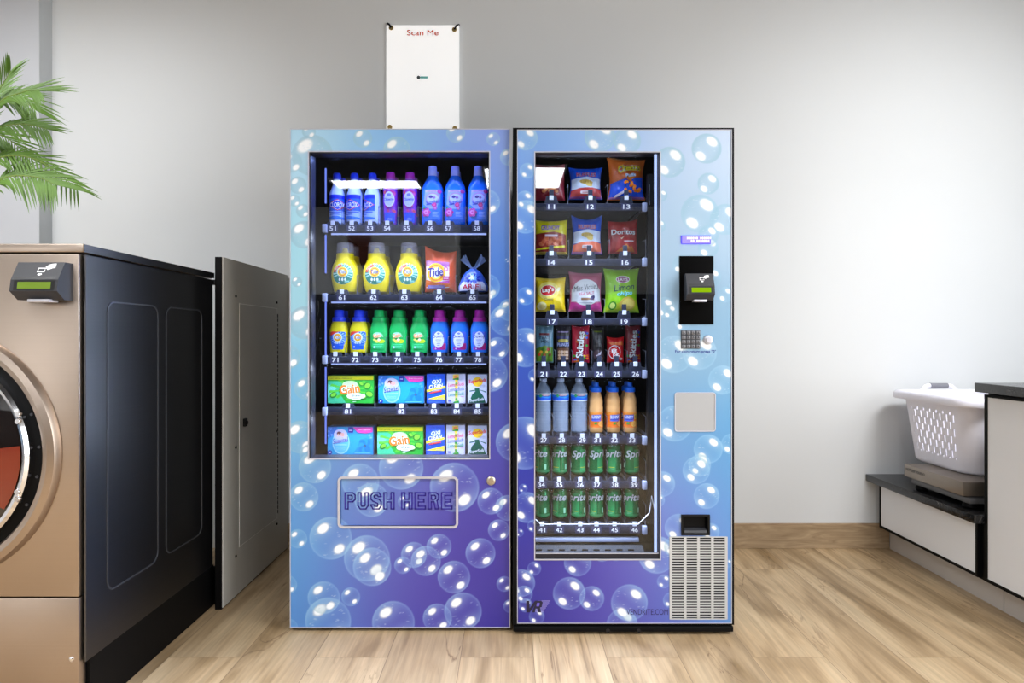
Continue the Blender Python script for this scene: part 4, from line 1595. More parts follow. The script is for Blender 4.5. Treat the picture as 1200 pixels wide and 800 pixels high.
def art_suav(w, h):
    a = Art()
    x, e = w / 2, .001
    a.rect(-x + e, x - e, e, h - e, (30, 160, 220))
    a.poly([(-x + e, h * .55), (-x + e, h - e), (-x * .55, h - e), (-x * .7, h * .75)], (52, 120, 214))
    a.poly([(x * .1, e), (x - e, e), (x - e, h * .6), (x * .5, h * .5)], (28, 138, 206))
    for k in range(8):
        t = 2 * PI * k / 8
        a.ell(x * .64 + w * .075 * math.cos(t), h * .32 + h * .15 * math.sin(t), w * .085, h * .11, (16, 120, 190) if k % 2 else (30, 146, 206), 14, rot=t * .9)
    a.ell(x * .64, h * .32, w * .028, h * .05, (20, 60, 110), 16)
    a.ell(x * .64, h * .32, w * .012, h * .022, (120, 130, 140), 12)
    a.ell(-x * .40, h * .44, w * .19, h * .42, (150, 214, 240), 34)
    a.ell(-x * .40, h * .44, w * .165, h * .37, (96, 190, 232), 34)
    a.ell(-x * .42, h * .72, w * .15, h * .20, (190, 190, 230), 26)
    a.ell(-x * .48, h * .76, w * .055, h * .08, (112, 66, 74), 14)
    a.ell(-x * .34, h * .72, w * .050, h * .075, (226, 170, 160), 14)
    a.ell(-x * .52, h * .70, w * .03, h * .05, (232, 190, 176), 12)
    a.text('Suavitel', -x * .42, h * .52, w * .34, h * .19, (34, 44, 160), bold=.03, shear=.2, rot=.16, out=((235, 240, 255), .05))
    a.text('complete', -x * .40, h * .36, w * .26, h * .07, (190, 230, 250), bold=.01)
    for k in range(3):
        a.ell(-x * .55 + w * .07 * k, h * .22, w * .028, h * .045, (150, 210, 240), 14)
        a.ell(-x * .55 + w * .07 * k, h * .22, w * .02, h * .032, (96, 190, 232), 14)
    a.rect(-x * .08, x * .14, h * .80, h - e, (38, 40, 160))
    a.rect(-x * .04, x * .08, h * .87, h * .89, (220, 225, 250))
    a.poly([(x * .14, h - e), (x - e, h - e), (x - e, h * .82), (x * .7, h * .77), (x * .34, h * .80)], (226, 66, 178))
    a.text('fresh fragrance', x * .62, h * .90, w * .28, h * .05, (255, 230, 250), bold=.01)
    a.ell(-x * .88, h * .09, w * .05, h * .08, (34, 40, 160), 16)
    a.text('80', -x * .88, h * .09, w * .04, h * .06, (240, 240, 255), bold=.02)
    for k, q in enumerate(((-.92, .85), (-.84, .93), (-.80, .72), (-.93, .68), (.92, .62), (.86, .70))):
        a.star(x * q[0], h * q[1], .002, .007, 5, (130, 180, 246), k)
    a.rect(x * .2, x * .9, h * .05, h * .07, (130, 210, 240))
    return a


def art_oxi(w, h):
    a = Art()
    x, e = w / 2, .001
    a.rect(-x + e, x - e, e, h - e, (18, 84, 226))
    a.star(.004, h * .66, .020, .030, 12, (30, 110, 240), .1, sx=1.0, sy=1.1)
    a.text('OXI', .003, h * .74, w * .52, h * .14, (240, 244, 255), bold=.06, shear=.2, rot=.16, out=((14, 24, 80), .07))
    a.text('CLEAN', .000, h * .58, w * .74, h * .14, (240, 244, 255), bold=.05, shear=.2, rot=.16, out=((14, 24, 80), .07))
    a.poly([(-x + e, h * .38), (x - e, h * .52), (x - e, h * .60), (-x + e, h * .47)], (250, 226, 40))
    a.text('CLEAN', .000, h * .585, w * .74, h * .13, (240, 244, 255), bold=.05, shear=.2, rot=.16, out=((14, 24, 80), .07))
    a.poly([(-x * .7, h * .37), (x * .6, h * .46), (x * .6, h * .40), (-x * .7, h * .33)], (206, 60, 60))
    a.poly([(-x * .4, h * .45), (x * .4, h * .50), (x * .4, h * .44), (-x * .4, h * .39)], (150, 150, 160))
    a.poly([(-x + e, h * .15), (x - e, h * .31), (x - e, h * .13)], (250, 232, 60))
    a.rect(x * .1, x * .8, h * .16, h * .18, (70, 100, 200))
    a.rect(-x * .8, x * .8, h * .07, h * .085, (100, 130, 230))
    a.rect(-x * .8, x * .5, h * .035, h * .05, (100, 130, 230))
    return a


def art_lemon(w, h):
    a = Art()
    x, e = w / 2, .001
    a.rect(-x + e, x - e, e, h - e, (206, 208, 240))
    a.rect(-x * .14, x * .20, e, h - e, (226, 206, 120))
    for k in range(7):
        a.ell(x * .03, h * (.14 + .13 * k), x * .13, h * .05, (246, 214, 40) if k % 2 else (70, 170, 80), 14, rot=.4)
    a.rect(-x * .35, x * .30, h * .82, h * .98, (250, 210, 90))
    a.ell(-x * .02, h * .90, x * .22, h * .05, (246, 140, 60), 16)
    a.poly([(-x * .35, h * .80), (x * .30, h * .80), (x * .26, h * .88), (-x * .3, h * .84)], (40, 150, 60))
    a.poly([(-x * .35, h * .02), (x * .34, h * .02), (x * .3, h * .10), (-x * .2, h * .06)], (40, 160, 60))
    for z, c in ((.645, (222, 40, 70)), (.485, (36, 70, 200)), (.325, (20, 150, 80))):
        a.text('LemonSuds', 0, h * z, w * .86, h * .125, c, bold=.01, shear=.3, rot=.10)
    a.rect(-x * .85, -x * .5, h * .06, h * .12, (110, 110, 200))
    a.rect(x * .5, x * .85, h * .22, h * .24, (210, 120, 160))
    return a


def art_super(w, h):
    a = Art()
    x, e = w / 2, .001
    a.rect(-x + e, x - e, e, h - e, (208, 212, 242))
    a.ell(x * .02, h * .74, w * .26, h * .165, (250, 206, 30), 28)
    a.text('SuperSuds', 0, h * .76, w * .90, h * .17, (226, 30, 50), bold=.04, shear=.2, rot=.10)
    a.rect(x * .05, x * .8, h * .62, h * .635, (110, 110, 140))
    a.rect(x * .2, x * .8, h * .57, h * .585, (110, 110, 140))
    G = (10, 92, 72)
    a.poly([(-x * .88, e * 2), (-x * .55, h * .30), (-x * .22, h * .42), (-x * .30, h * .52), (x * .18, h * .53), (x * .22, h * .42), (x * .6, h * .26), (x * .86, e * 2)], G)
    a.poly([(-x * .20, h * .44), (-x * .8, h * .40), (-x * .8, h * .44), (-x * .22, h * .47)], G)
    a.poly([(x * .18, h * .46), (x * .55, h * .42), (x * .9, h * .36), (x * .88, h * .41), (x * .5, h * .45), (x * .2, h * .47)], G)
    a.text('SuperSuds', -x * .06, h * .115, w * .72, h * .14, (236, 240, 250), bold=.03, shear=.2, rot=.12)
    return a


def can(label, group):
    r = prod('soda_can', label, 'can', group)
    secs = [(0, .020, .020), (.003, .024, .024), (.010, .0295, .0295), (.103, .0295, .0295), (.112, .0255, .0255), (.115, .0245, .0245)]
    b = MB().loft(secs, 48)
    b.build('can_body', M['can'], r, local=True)
    t = MB().lathe([(.0245, .1145), (.0258, .1165), (.0245, .1180), (.0225, .1160), (.001, .1158)], seg=40, close=False)
    lid = t.build('can_lid', M['can_top'], r, local=True)
    MB().tube([(.006 * math.cos(k * PI / 6), -.006 + .009 * math.sin(k * PI / 6), .1172) for k in range(13)], .0012, 6).build('pull_tab', M['can_top'], lid, local=True)
    a = Art()
    a.rect(-.088, .088, .012, .020, (10, 120, 70))
    a.rect(-.014, .014, .014, .100, (8, 150, 84))
    a.text('Sprite', 0, .080, .094, .036, (226, 234, 246), bold=.035, shear=.28, rot=.04, out=((4, 84, 60), .045))
    a.rect(-.012, .010, .030, .0325, (196, 200, 40))
    a.rect(-.006, .010, .0255, .027, (120, 200, 150))
    a.rect(-.006, .006, .021, .0225, (120, 200, 150))
    a.rect(.034, .042, .024, .044, (150, 214, 180))
    a.rect(-.060, -.050, .028, .046, (150, 214, 180))
    a.build('can_print', r, map_loft(secs, wrap=True), maxlen=.005)
    return r


def water_bottle(label, group):
    r = prod('water_bottle', label, 'bottle', group)
    secs = [(0, .026, .026), (.005, .0305, .0305)]
    z = .012
    for k in range(9):
        secs += [(z, .0312, .0312), (z + .005, .0300, .0300), (z + .010, .0312, .0312)]
        z += .0125
    secs += [(.126, .0318, .0318), (.150, .0318, .0318), (.160, .0305, .0305), (.175, .0235, .0235), (.186, .0165, .0165), (.192, .0125, .0125), (.199, .0120, .0120)]
    MB().loft(secs, 36).build('bottle_body', M['water'], r, local=True)
    MB().lathe([(.0135, .196), (.0140, .198), (.0140, .207), (.0125, .209)], seg=28).build('cap', M['watercap'], r, local=True)
    a = Art()
    a.rect(-.070, .070, .122, .152, (222, 228, 246))
    a.rect(-.070, .070, .125, .139, (30, 96, 226))
    a.poly([(-.070, .139), (-.020, .139), (.012, .134), (.070, .139), (.070, .145), (-.070, .146)], (40, 150, 240))
    a.ell(-.014, .143, .006, .006, (60, 170, 110), 14)
    a.rect(-.008, .024, .142, .148, (150, 40, 60))
    a.rect(-.006, .022, .1435, .1468, (226, 214, 226))
    a.rect(-.004, .020, .1395, .1412, (24, 60, 160))
    a.build('bottle_label', r, map_loft(secs, wrap=True))
    return r


def juice_bottle(label, group):
    r = prod('juice_bottle', label, 'bottle', group)
    secs = [(0, .024, .024), (.004, .0265, .0265), (.022, .0265, .0265), (.026, .0250, .0250), (.070, .0250, .0250), (.076, .0265, .0265), (.095, .0268, .0268), (.105, .0250, .0250), (.115, .0262, .0262), (.132, .0245, .0245), (.143, .0200, .0200), (.150, .0185, .0185), (.158, .0180, .0180)]
    MB().loft(secs, 40).build('bottle_body', M['juice'], r, local=True)
    MB().lathe([(.0200, .156), (.0205, .158), (.0200, .173), (.0130, .176), (.0105, .178), (.0095, .186), (.0100, .188), (.0095, .192), (.007, .193)], seg=28).build('cap', M['juicecap'], r, local=True)
    a = Art()
    a.rect(-.060, .060, .020, .078, (244, 120, 20))
    a.rect(-.060, .060, .068, .078, (250, 150, 50))
    a.poly([(-.028, .046), (.012, .050), (.012, .070), (-.028, .068)], (60, 74, 180))
    a.text('SUNNY', -.009, .060, .036, .013, (240, 240, 255), bold=.02)
    a.text('D', .019, .061, .011, .018, (250, 230, 60), bold=.03, out=((30, 40, 120), .05))
    a.rect(-.028, .010, .044, .048, (70, 110, 230))
    a.ell(.012, .034, .013, .011, (255, 190, 90), 20)
    a.ell(.012, .034, .010, .0085, (250, 150, 40), 20)
    a.burst(.012, .034, .001, .009, 8, (255, 200, 110), 0, frac=.6)
    a.ell(-.010, .036, .007, .004, (60, 160, 60), 12, rot=.5)
    a.build('bottle_label', r, map_loft(secs, wrap=True), maxlen=.005)
    return r


def tied_bag(label, group):
    r = prod('detergent_bag', label, 'bag', group)
    secs = [(0, .050, .026), (.004, .056, .030), (.020, .057, .031), (.045, .047, .028), (.065, .037, .023), (.080, .024, .016), (.088, .012, .010), (.094, .009, .008)]
    vs_m = MB()
    seg = 48
    vs, fs = [], []
    for z, rx, ry in secs:
        for k in range(seg):
            a_ = 2 * PI * k / seg
            wob = 1 + .05 * math.sin(9 * a_ + z * 60) * (z / .09)
            vs.append((rx * wob * math.cos(a_), ry * wob * math.sin(a_), z))
    for i in range(len(secs) - 1):
        for k in range(seg):
            j = (k + 1) % seg
            fs.append((i * seg + k, i * seg + j, (i + 1) * seg + j, (i + 1) * seg + k))
    fs.append(tuple(reversed(range(seg))))
    vs_m.add(vs, fs)
    vs_m.build('bag_body', BAGMAT((60, 104, 226)), r, local=True)
    a = Art()
    a.poly([(-.052, .003), (.052, .003), (.050, .022), (.038, .038), (-.038, .038), (-.050, .022)], (214, 220, 250))
    a.star(0, .050, .016, .040, 9, (40, 80, 226), .3, sy=.62)
    a.star(0, .052, .012, .026, 8, (110, 170, 250), .1, sy=.7)
    a.star(-.004, .054, .006, .014, 7, (236, 244, 255), .1)
    for k in range(7):
        t = .4 + k * .9
        a.ell(.024 * math.cos(t), .050 + .014 * math.sin(t), .008, .004, (18, 40, 170), 12, rot=t)
    a.text('ARIEL', 0, .0165, .080, .020, (190, 24, 64), bold=.03, arc=.002)
    a.build('bag_print', r, map_loft(secs), M['bag'], base=.0022)
    for sx in (-1, 1):
        m = MB()
        vs, fs = [], []
        for i in range(9):
            t = i / 8
            for j in range(7):
                s = j / 6 - .5
                wd = .006 + .024 * t
                vs.append((sx * (.004 + .036 * t) + s * wd * .7, -.004 + .004 * math.sin(8 * s + 5 * t), .088 + .045 * t - sx * s * wd * .8 + .004 * math.sin(12 * s)))
        for i in range(8):
            for j in range(6):
                q = i * 7 + j
                fs.append((q, q + 1, q + 8, q + 7))
        m.add(vs, fs).build('bag_ear', M['film'], r, smooth=60, local=True)
    MB().lathe([(.010, .088), (.0125, .090), (.0125, .093), (.010, .095)], seg=20).build('bag_tie', M['film'], r, local=True)
    return r


# ------------------------------------------------------------------ fill the left machine
def ranks(proto, items, Y, base, what, group_back, back=None, depth=.075):
    """items: (px, slot, rot, front label).  First item is the prototype itself, others are copies."""
    for i, (px, slot, rot, lab) in enumerate(items):
        o = proto if i == 0 else copy_tree(proto)
        put(o, px, base, Y, rot)
        o['label'] = lab
        if back:
            b = copy_tree(proto)
            y = Y + PC + depth
            b.location = (o.location.x + random.uniform(-.0008, .0008), y, o.location.z)
            b.rotation_euler = (0, 0, rot)
            b['label'] = back % slot
            b['group'] = group_back


g = 'bleach bottles on the top shelf'
ranks(bleach_bottle('', g), [(395, 51, .32, 'white bleach bottle with blue cap standing above slot number 51'),
                             (415.5, 52, -.38, 'white bleach bottle with blue cap standing above slot number 52'),
                             (436.5, 53, -.95, 'white bleach bottle with blue cap and label turned left, above slot number 53')], YL, 262, '', g,
      'second white bleach bottle, right behind the one above slot number %d')
g = 'violet softener bottles on the top shelf'
ranks(curvy_bottle('', g), [(457.5, 54, 0, 'violet floral softener bottle with magenta cap above slot number 54'),
                            (480.5, 55, 0, 'violet floral softener bottle with magenta cap above slot number 55')], YL, 262, '', g,
      'second violet floral softener bottle, right behind the one above slot number %d')
g = 'large blue softener bottles on the top shelf'
ranks(big_softener('', g), [(507, 56, 0, 'large blue rose-label softener bottle with pale cap above slot number 56'),
                            (533.5, 57, 0, 'large blue rose-label softener bottle with pale cap above slot number 57'),
                            (560.5, 58, 0, 'large blue rose-label softener bottle with pale cap above slot number 58')], YL, 262.5, '', g,
      'second large blue softener bottle, right behind the one above slot number %d')
g = 'round yellow detergent bottles on the second shelf'
ranks(round_detergent('', g), [(404.5, 61, 0, 'round yellow detergent bottle with clear cap above slot number 61'),
                               (441.5, 62, 0, 'round yellow detergent bottle with clear cap above slot number 62'),
                               (479.5, 63, 0, 'round yellow detergent bottle with clear cap above slot number 63')], YL, 341.5, '', g,
      'second round yellow detergent bottle, right behind the one above slot number %d', .09)

# orange detergent pouch
w, h = .124, .158
a = Art()
a.rect(-w * .47, w * .30, h * .10, h * .70, (240, 240, 252), .006)
a.rect(-w * .47, w * .30, h * .62, h * .74, (190, 110, 200))
a.ell(-w * .12, h * .46, w * .30, h * .24, (252, 206, 30), 32)
a.ell(-w * .12, h * .46, w * .25, h * .20, (244, 130, 30), 32)
a.ell(-w * .12, h * .46, w * .20, h * .16, (252, 220, 60), 32)
a.ell(-w * .12, h * .46, w * .15, h * .12, (255, 255, 250), 32)
a.poly([(-w * .47, h * .12), (w * .30, h * .12), (w * .30, h * .26), (-w * .1, h * .22), (-w * .47, h * .30)], (236, 110, 40))
a.poly([(-w * .2, h * .22), (w * .30, h * .28), (w * .30, h * .20)], (206, 70, 190))
a.text('Tide', -w * .14, h * .48, w * .50, h * .22, (42, 40, 160), bold=.04, shear=.15, rot=.10, out=((255, 255, 255), .05))
a.rect(w * .10, w * .30, h * .28, h * .38, (216, 40, 150))
a.rect(w * .12, w * .28, h * .31, h * .34, (250, 190, 230))
a.ell(w * .20, h * .56, w * .07, h * .06, (210, 60, 180), 18)
a.ell(w * .20, h * .56, w * .045, h * .035, (250, 220, 250), 14)
a.rect(-w * .40, w * .14, h * .08, h * .16, (140, 120, 220))
a.rect(-w * .36, w * .10, h * .11, h * .125, (190, 180, 246))
o = bag('detergent_pouch', 'orange foil pouch of detergent with yellow rings above slot number 64', 'bag', None, w, h, .030, a, (232, 86, 34), 5, .04, slant=-.13, pinch=1.2, fold=.005)
put(o, 516.5, 341.5, YL)
o = tied_bag('blue and white detergent bag with tied top above slot number 65', None)
put(o, 554.5, 341.5, YL)
o.scale = (1.02, 1, 1.03)

for kind, what, gg, its in (
        ('tide', 'small yellow detergent bottle with blue cap', 'small yellow bottles on the third shelf', ((397.5, 71), (421, 72))),
        ('gain', 'small green detergent bottle with green cap', 'small green bottles on the third shelf', ((444.5, 73), (467, 74), (491.5, 75))),
        ('downy', 'small blue softener bottle with magenta cap', 'small blue bottles on the third shelf', ((515, 76), (538.5, 77), (562, 78)))):
    ranks(small_detergent(kind, '', gg), [(px, n, 0, '%s above slot number %d' % (what, n)) for px, n in its], YL, 413.5, '', gg,
          'second ' + what + ', right behind the one above slot number %d', .062)


def box_put(o, px0, px1, base):
    y = YL + .14
    dp = o.children[0].dimensions.y
    o.location = ((PX(px0, y) + PX(px1, y)) / 2, y + .035, PZ(base, y))
    return o


def S(pxs):
    return pxs * (YL + .14) / F


cart = {'gain': (54, 32.5, art_gain, (60, 160, 50), 'wide green dryer-sheet box with orange lettering'),
        'suav': (53.5, 32.5, art_suav, (40, 120, 200), 'wide blue dryer-sheet box with a dark flower'),
        'oxi': (22, 34.5, art_oxi, (30, 80, 200), 'narrow blue stain-remover box with yellow stripes'),
        'lemon': (22, 34.5, art_lemon, (180, 180, 214), 'narrow white soap box with lemon stripe'),
        'super': (23, 34, art_super, (180, 184, 214), 'narrow white soap box with a green sack')}
prot = {}
for row, base, its in ((4, 472.5, (('gain', 411, 81), ('suav', 470, 82), ('oxi', 511, 83), ('lemon', 534.5, 84), ('super', 559.5, 85))),
                       (5, 532.5, (('suav', 410.5, None), ('gain', 469, None), ('oxi', 510, None), ('lemon', 534, None), ('super', 559.5, None)))):
    for key, px, slot in its:
        pw, ph, af, bc, lab = cart[key]
        w, h = S(pw), S(ph)
        if key not in prot:
            prot[key] = carton('', 'laundry cartons: ' + lab, w, h, .07, af(w, h), bc)
            o = prot[key]
        else:
            o = copy_tree(prot[key])
        y = YL + .14
        o.location = (PX(px, y), y + .035, PZ(base, y))
        o['label'] = lab + (' above slot number %d' % slot if slot else ' on the lowest shelf above the push flap')

# ------------------------------------------------------------------ fill the right machine
SP = (YR + PC) / F


def bagp(px0, px1, py0, py1):
    return (px1 - px0) * SP, (py1 - py0) * SP


def A_red11(w, h):
    a = Art()
    a.rect(-w * .46, w * .46, h * .55, h * .92, (150, 40, 60))
    a.ell(0, h * .30, w * .34, h * .20, (120, 30, 40), 24)
    for k in range(7):
        a.ell(-w * .2 + w * .07 * k, h * (.24 + .05 * (k % 3)), w * .07, h * .05, (206, 140, 80) if k % 2 else (184, 104, 60), 12, rot=k)
    a.text('CHIPS', 0, h * .68, w * .6, h * .14, (240, 220, 220), bold=.03)
    return a


def A_ruffles(w, h, red):
    a = Art()
    a.rect(-w * .48, w * .48, h * .60, h * .985, (26, 84, 206))
    a.poly([(-w * .47, h * .30), (w * .47, h * .34), (w * .47, h * .64), (0, h * .70), (-w * .47, h * .62)], (206, 218, 242))
    a.poly([(-w * .48, h * .02), (w * .48, h * .02), (w * .48, h * .30), (w * .2, h * .36), (-w * .2, h * .34), (-w * .48, h * .26)], red)
    a.ell(.0, h * .53, w * .22, h * .075, (196, 164, 70), 22, rot=-.1)
    a.ell(w * .08, h * .46, w * .13, h * .07, (222, 192, 100), 18, rot=-.3)
    for k in range(5):
        a.rect(-w * .16 + w * .07 * k, -w * .145 + w * .07 * k, h * .49, h * .57, (150, 116, 40))
    a.text('RUFFLES', .0, h * .765, w * .62, h * .13, (176, 16, 52), bold=.04, out=((246, 240, 250), .035))
    a.rect(-w * .18, w * .18, h * .16, h * .25, (232, 220, 226), .003)
    a.rect(-w * .12, w * .12, h * .19, h * .21, (200, 90, 90))
    crimps(a, w, h, (40, 100, 220))
    return a


def A_cheet(w, h):
    a = Art()
    a.poly([(-w * .48, h * .40), (-w * .1, h * .50), (w * .48, h * .56), (w * .48, h * .02), (-w * .48, h * .02)], (28, 84, 226))
    rr = random.Random(8)
    for k in range(11):
        x, z = w * rr.uniform(-.05, .40), h * rr.uniform(.14, .52)
        t = rr.uniform(0, 3)
        for j in range(5):
            u = t + j * .35
            a.ell(x + w * .055 * math.cos(u), z + h * .05 * math.sin(u), w * .045, h * .033, (250, 150, 40) if j % 2 else (240, 128, 24), 10)
    for k in range(4):
        a.ell(-w * .30 + w * .06 * k, h * (.08 + .03 * k), w * .06, h * .03, (236, 226, 240), 12, rot=.7)
    a.text('Cheetos', w * .05, h * .74, w * .66, h * .19, (250, 220, 40), bold=.03, rot=.14, arc=.006, out=[((255, 255, 255), .10), ((30, 26, 30), .06)])
    a.text('Puffs', w * .09, h * .58, w * .30, h * .085, (250, 250, 255), bold=.04, rot=.12, out=((20, 150, 220), .10))
    crimps(a, w, h, (250, 140, 70))
    return a


def A_munch(w, h):
    a = Art()
    a.rect(-w * .48, w * .48, h * .56, h * .985, (216, 206, 24))
    a.poly([(-w * .48, h * .02), (w * .48, h * .02), (w * .48, h * .58), (w * .1, h * .66), (-w * .48, h * .60)], (146, 40, 28))
    a.text('CRUNCHY', -w * .02, h * .78, w * .58, h * .14, (110, 60, 160), bold=.04, out=((230, 214, 246), .04))
    for k in range(9):
        a.ell(-w * .30 + w * .075 * k, h * (.30 + .08 * (k % 3)), w * .09, h * .07, (172, 74, 40) if k % 2 else (190, 96, 60), 14, rot=k)
    a.rect(-w * .2, w * .2, h * .50, h * .57, (214, 190, 200), .002)
    a.poly([(-w * .46, h * .16), (w * .44, h * .26), (w * .44, h * .20), (-w * .46, h * .11)], (216, 206, 24))
    crimps(a, w, h, (236, 226, 70))
    return a


def A_dor(w, h):
    a = Art()
    a.rect(-w * .48, w * .48, h * .02, h * .985, (176, 34, 40))
    a.poly([(-w * .48, h * .02), (-w * .3, h * .02), (-w * .18, h * .5), (-w * .48, h * .8)], (150, 24, 34))
    a.text('Doritos', 0, h * .66, w * .84, h * .17, (236, 232, 236), bold=.05, out=((60, 16, 24), .05))
    a.poly([(-w * .12, h * .48), (-w * .07, h * .43), (w * .04, h * .55), (-w * .07, h * .465)], (250, 246, 220))
    a.rect(w * .02, w * .36, h * .36, h * .40, (220, 190, 196))
    a.poly([(-w * .25, h * .06), (w * .10, h * .30), (w * .30, h * .10)], (222, 136, 50))
    a.poly([(-w * .05, h * .04), (w * .30, h * .24), (w * .40, h * .05)], (206, 112, 40))
    crimps(a, w, h, (190, 60, 64))
    return a


def A_lays(w, h):
    a = Art()
    a.rect(-w * .48, w * .48, h * .02, h * .985, (240, 206, 22))
    a.ell(-w * .08, h * .62, w * .36, h * .27, (250, 230, 110), 30)
    a.ell(-w * .10, h * .63, w * .27, h * .17, (250, 240, 220), 30, rot=.1)
    a.ell(-w * .10, h * .63, w * .25, h * .155, (206, 26, 34), 30, rot=.1)
    a.text("Lay's", -w * .10, h * .64, w * .40, h * .17, (255, 250, 246), bold=.05, rot=.12)
    a.text('Classic', -w * .08, h * .375, w * .30, h * .07, (70, 60, 30), bold=.0)
    a.ell(-w * .30, h * .17, w * .16, h * .12, (250, 236, 170), 20)
    a.ell(-w * .28, h * .15, w * .10, h * .07, (236, 214, 130), 16)
    a.ell(w * .26, h * .66, w * .08, h * .05, (250, 240, 190), 14, rot=.8)
    crimps(a, w, h, (250, 226, 90))
    return a


def A_miss(w, h):
    a = Art()
    a.rect(-w * .48, w * .48, h * .66, h * .985, (186, 92, 120))
    a.poly([(-w * .48, h * .02), (w * .48, h * .02), (w * .48, h * .24), (0, h * .16), (-w * .48, h * .26)], (196, 60, 140))
    a.ell(0, h * .50, w * .44, h * .34, (214, 216, 222), 34)
    a.rect(-w * .46, w * .46, h * .26, h * .58, (206, 208, 216))
    a.text("Miss Vickie's", 0, h * .63, w * .80, h * .15, (40, 44, 56), bold=.0, shear=.3, rot=.14)
    a.text('SEA SALT', w * .02, h * .47, w * .48, h * .075, (190, 50, 90), bold=.02, rot=.10)
    a.rect(-w * .16, w * .26, h * .30, h * .36, (150, 110, 86), .002)
    a.ell(w * .2, h * .36, w * .09, h * .05, (70, 60, 100), 14, rot=.6)
    a.rect(-w * .20, w * .20, h * .22, h * .235, (150, 150, 160))
    crimps(a, w, h, (206, 130, 160))
    return a


def A_limon(w, h):
    a = Art()
    a.rect(-w * .48, w * .48, h * .02, h * .985, (150, 214, 30))
    a.poly([(-w * .48, h * .1), (w * .1, h * .30), (w * .48, h * .3), (w * .48, h * .02), (-w * .48, h * .02)], (186, 206, 40))
    a.ell(w * .16, h * .20, w * .25, h * .16, (222, 190, 80), 24, rot=.3)
    a.ell(w * .18, h * .20, w * .19, h * .12, (236, 212, 110), 22, rot=.3)
    a.ell(-w * .28, h * .16, w * .12, h * .10, (60, 150, 40), 18)
    a.ell(-w * .28, h * .16, w * .08, h * .07, (210, 230, 120), 18)
    a.ell(w * .02, h * .76, w * .21, h * .085, (250, 246, 246), 26)
    a.ell(w * .02, h * .76, w * .19, h * .07, (150, 50, 110), 26)
    a.text("LAY'S", w * .02, h * .76, w * .30, h * .08, (255, 250, 250), bold=.04)
    a.text('Limon', w * .06, h * .58, w * .66, h * .15, (16, 74, 70), bold=.04, shear=.2, rot=.10, out=((170, 236, 60), .05))
    a.text('chips', w * .08, h * .43, w * .50, h * .12, (150, 246, 246), bold=.05, shear=.2, rot=.08, out=((20, 110, 110), .06))
    crimps(a, w, h, (180, 226, 90))
    return a


def A_trail(w, h):
    a = Art()
    a.rect(-w * .47, w * .47, h * .40, h * .97, (104, 150, 176))
    a.poly([(-w * .47, h * .03), (w * .47, h * .03), (w * .47, h * .42), (0, h * .47), (-w * .47, h * .38)], (96, 140, 40))
    a.rect(-w * .30, w * .26, h * .74, h * .80, (120, 50, 60))
    a.text('TRAIL', 0, h * .67, w * .66, h * .075, (40, 50, 60), bold=.02)
    a.text('MIX', 0, h * .575, w * .42, h * .075, (40, 50, 60), bold=.02)
    for k, c in enumerate(((190, 60, 30), (226, 150, 40), (60, 110, 30), (150, 80, 40), (206, 180, 60), (180, 40, 30), (120, 70, 30))):
        a.ell(-w * .30 + w * .10 * k, h * (.22 + .07 * (k % 3)), w * .09, h * .04, c, 12, rot=k)
    return a


def A_nuts(w, h):
    a = Art()
    a.rect(-w * .36, w * .36, h * .78, h * .81, (150, 130, 190))
    a.rect(-w * .42, w * .42, h * .62, h * .70, (60, 60, 110))
    a.ell(0, h * .57, w * .36, h * .04, (206, 190, 90), 16)
    a.text('PEANUTS', 0, h * .47, w * .80, h * .09, (196, 206, 250), bold=.03, out=((40, 60, 170), .08))
    a.rect(-w * .38, w * .38, h * .06, h * .38, (120, 80, 60), .003)
    for k in range(12):
        a.ell(w * (-.26 + .17 * (k % 4)), h * (.11 + .085 * (k // 4)), w * .10, h * .038, (222, 190, 170) if k % 2 else (206, 166, 130), 12, rot=k)
    return a


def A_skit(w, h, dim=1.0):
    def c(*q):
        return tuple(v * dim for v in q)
    a = Art()
    rr = random.Random(2)
    a.poly([(w * .25, h * .02), (w * .47, h * .02), (w * .47, h * .8), (w * .30, h * .7), (w * .12, h * .3)], c(170, 16, 60))
    for k in range(26):
        x, z = w * rr.uniform(-.44, .44), h * rr.choice([rr.uniform(.03, .20), rr.uniform(.45, .88)])
        a.ell(x, z, w * .085, h * .032, c(*rr.choice([(250, 200, 30), (60, 170, 60), (240, 110, 30), (60, 110, 226), (150, 50, 170)])), 12)
    a.text('Skittles', -w * .05, h * .50, h * .74, w * .40, c(246, 246, 250), bold=.05, rot=PI / 2 - .08, out=((110, 10, 30), .08))
    return a


def A_dark(w, h):
    a = Art()
    a.rect(-w * .3, w * .3, h * .86, h * .90, (96, 110, 40))
    a.rect(-w * .38, w * .38, h * .50, h * .82, (44, 40, 44))
    a.text('JERKY', 0, h * .60, h * .30, w * .30, (84, 76, 80), bold=.02, rot=PI / 2)
    a.ell(0, h * .24, w * .36, h * .14, (70, 50, 60), 18)
    a.poly([(-w * .2, h * .18), (w * .3, h * .34), (w * .2, h * .22)], (190, 180, 200))
    a.ell(w * .26, h * .12, w * .13, h * .06, (130, 90, 70), 12)
    return a


def A_kit(w, h):
    a = Art()
    a.poly([(-w * .47, h * .8), (w * .4, h * .86), (w * .47, h * .7), (-w * .3, h * .72)], (240, 120, 60))
    a.ell(-w * .08, h * .42, w * .36, h * .28, (236, 236, 240), 28)
    a.ell(-w * .08, h * .42, w * .33, h * .25, (206, 16, 30), 28)
    a.text('Kit', -w * .12, h * .48, w * .34, h * .18, (250, 250, 252), bold=.06, shear=.2, rot=.2)
    a.text('Kat', -w * .02, h * .32, w * .36, h * .18, (250, 250, 252), bold=.06, shear=.2, rot=.2)
    a.ell(w * .30, h * .15, w * .1, h * .06, (230, 190, 190), 12)
    return a


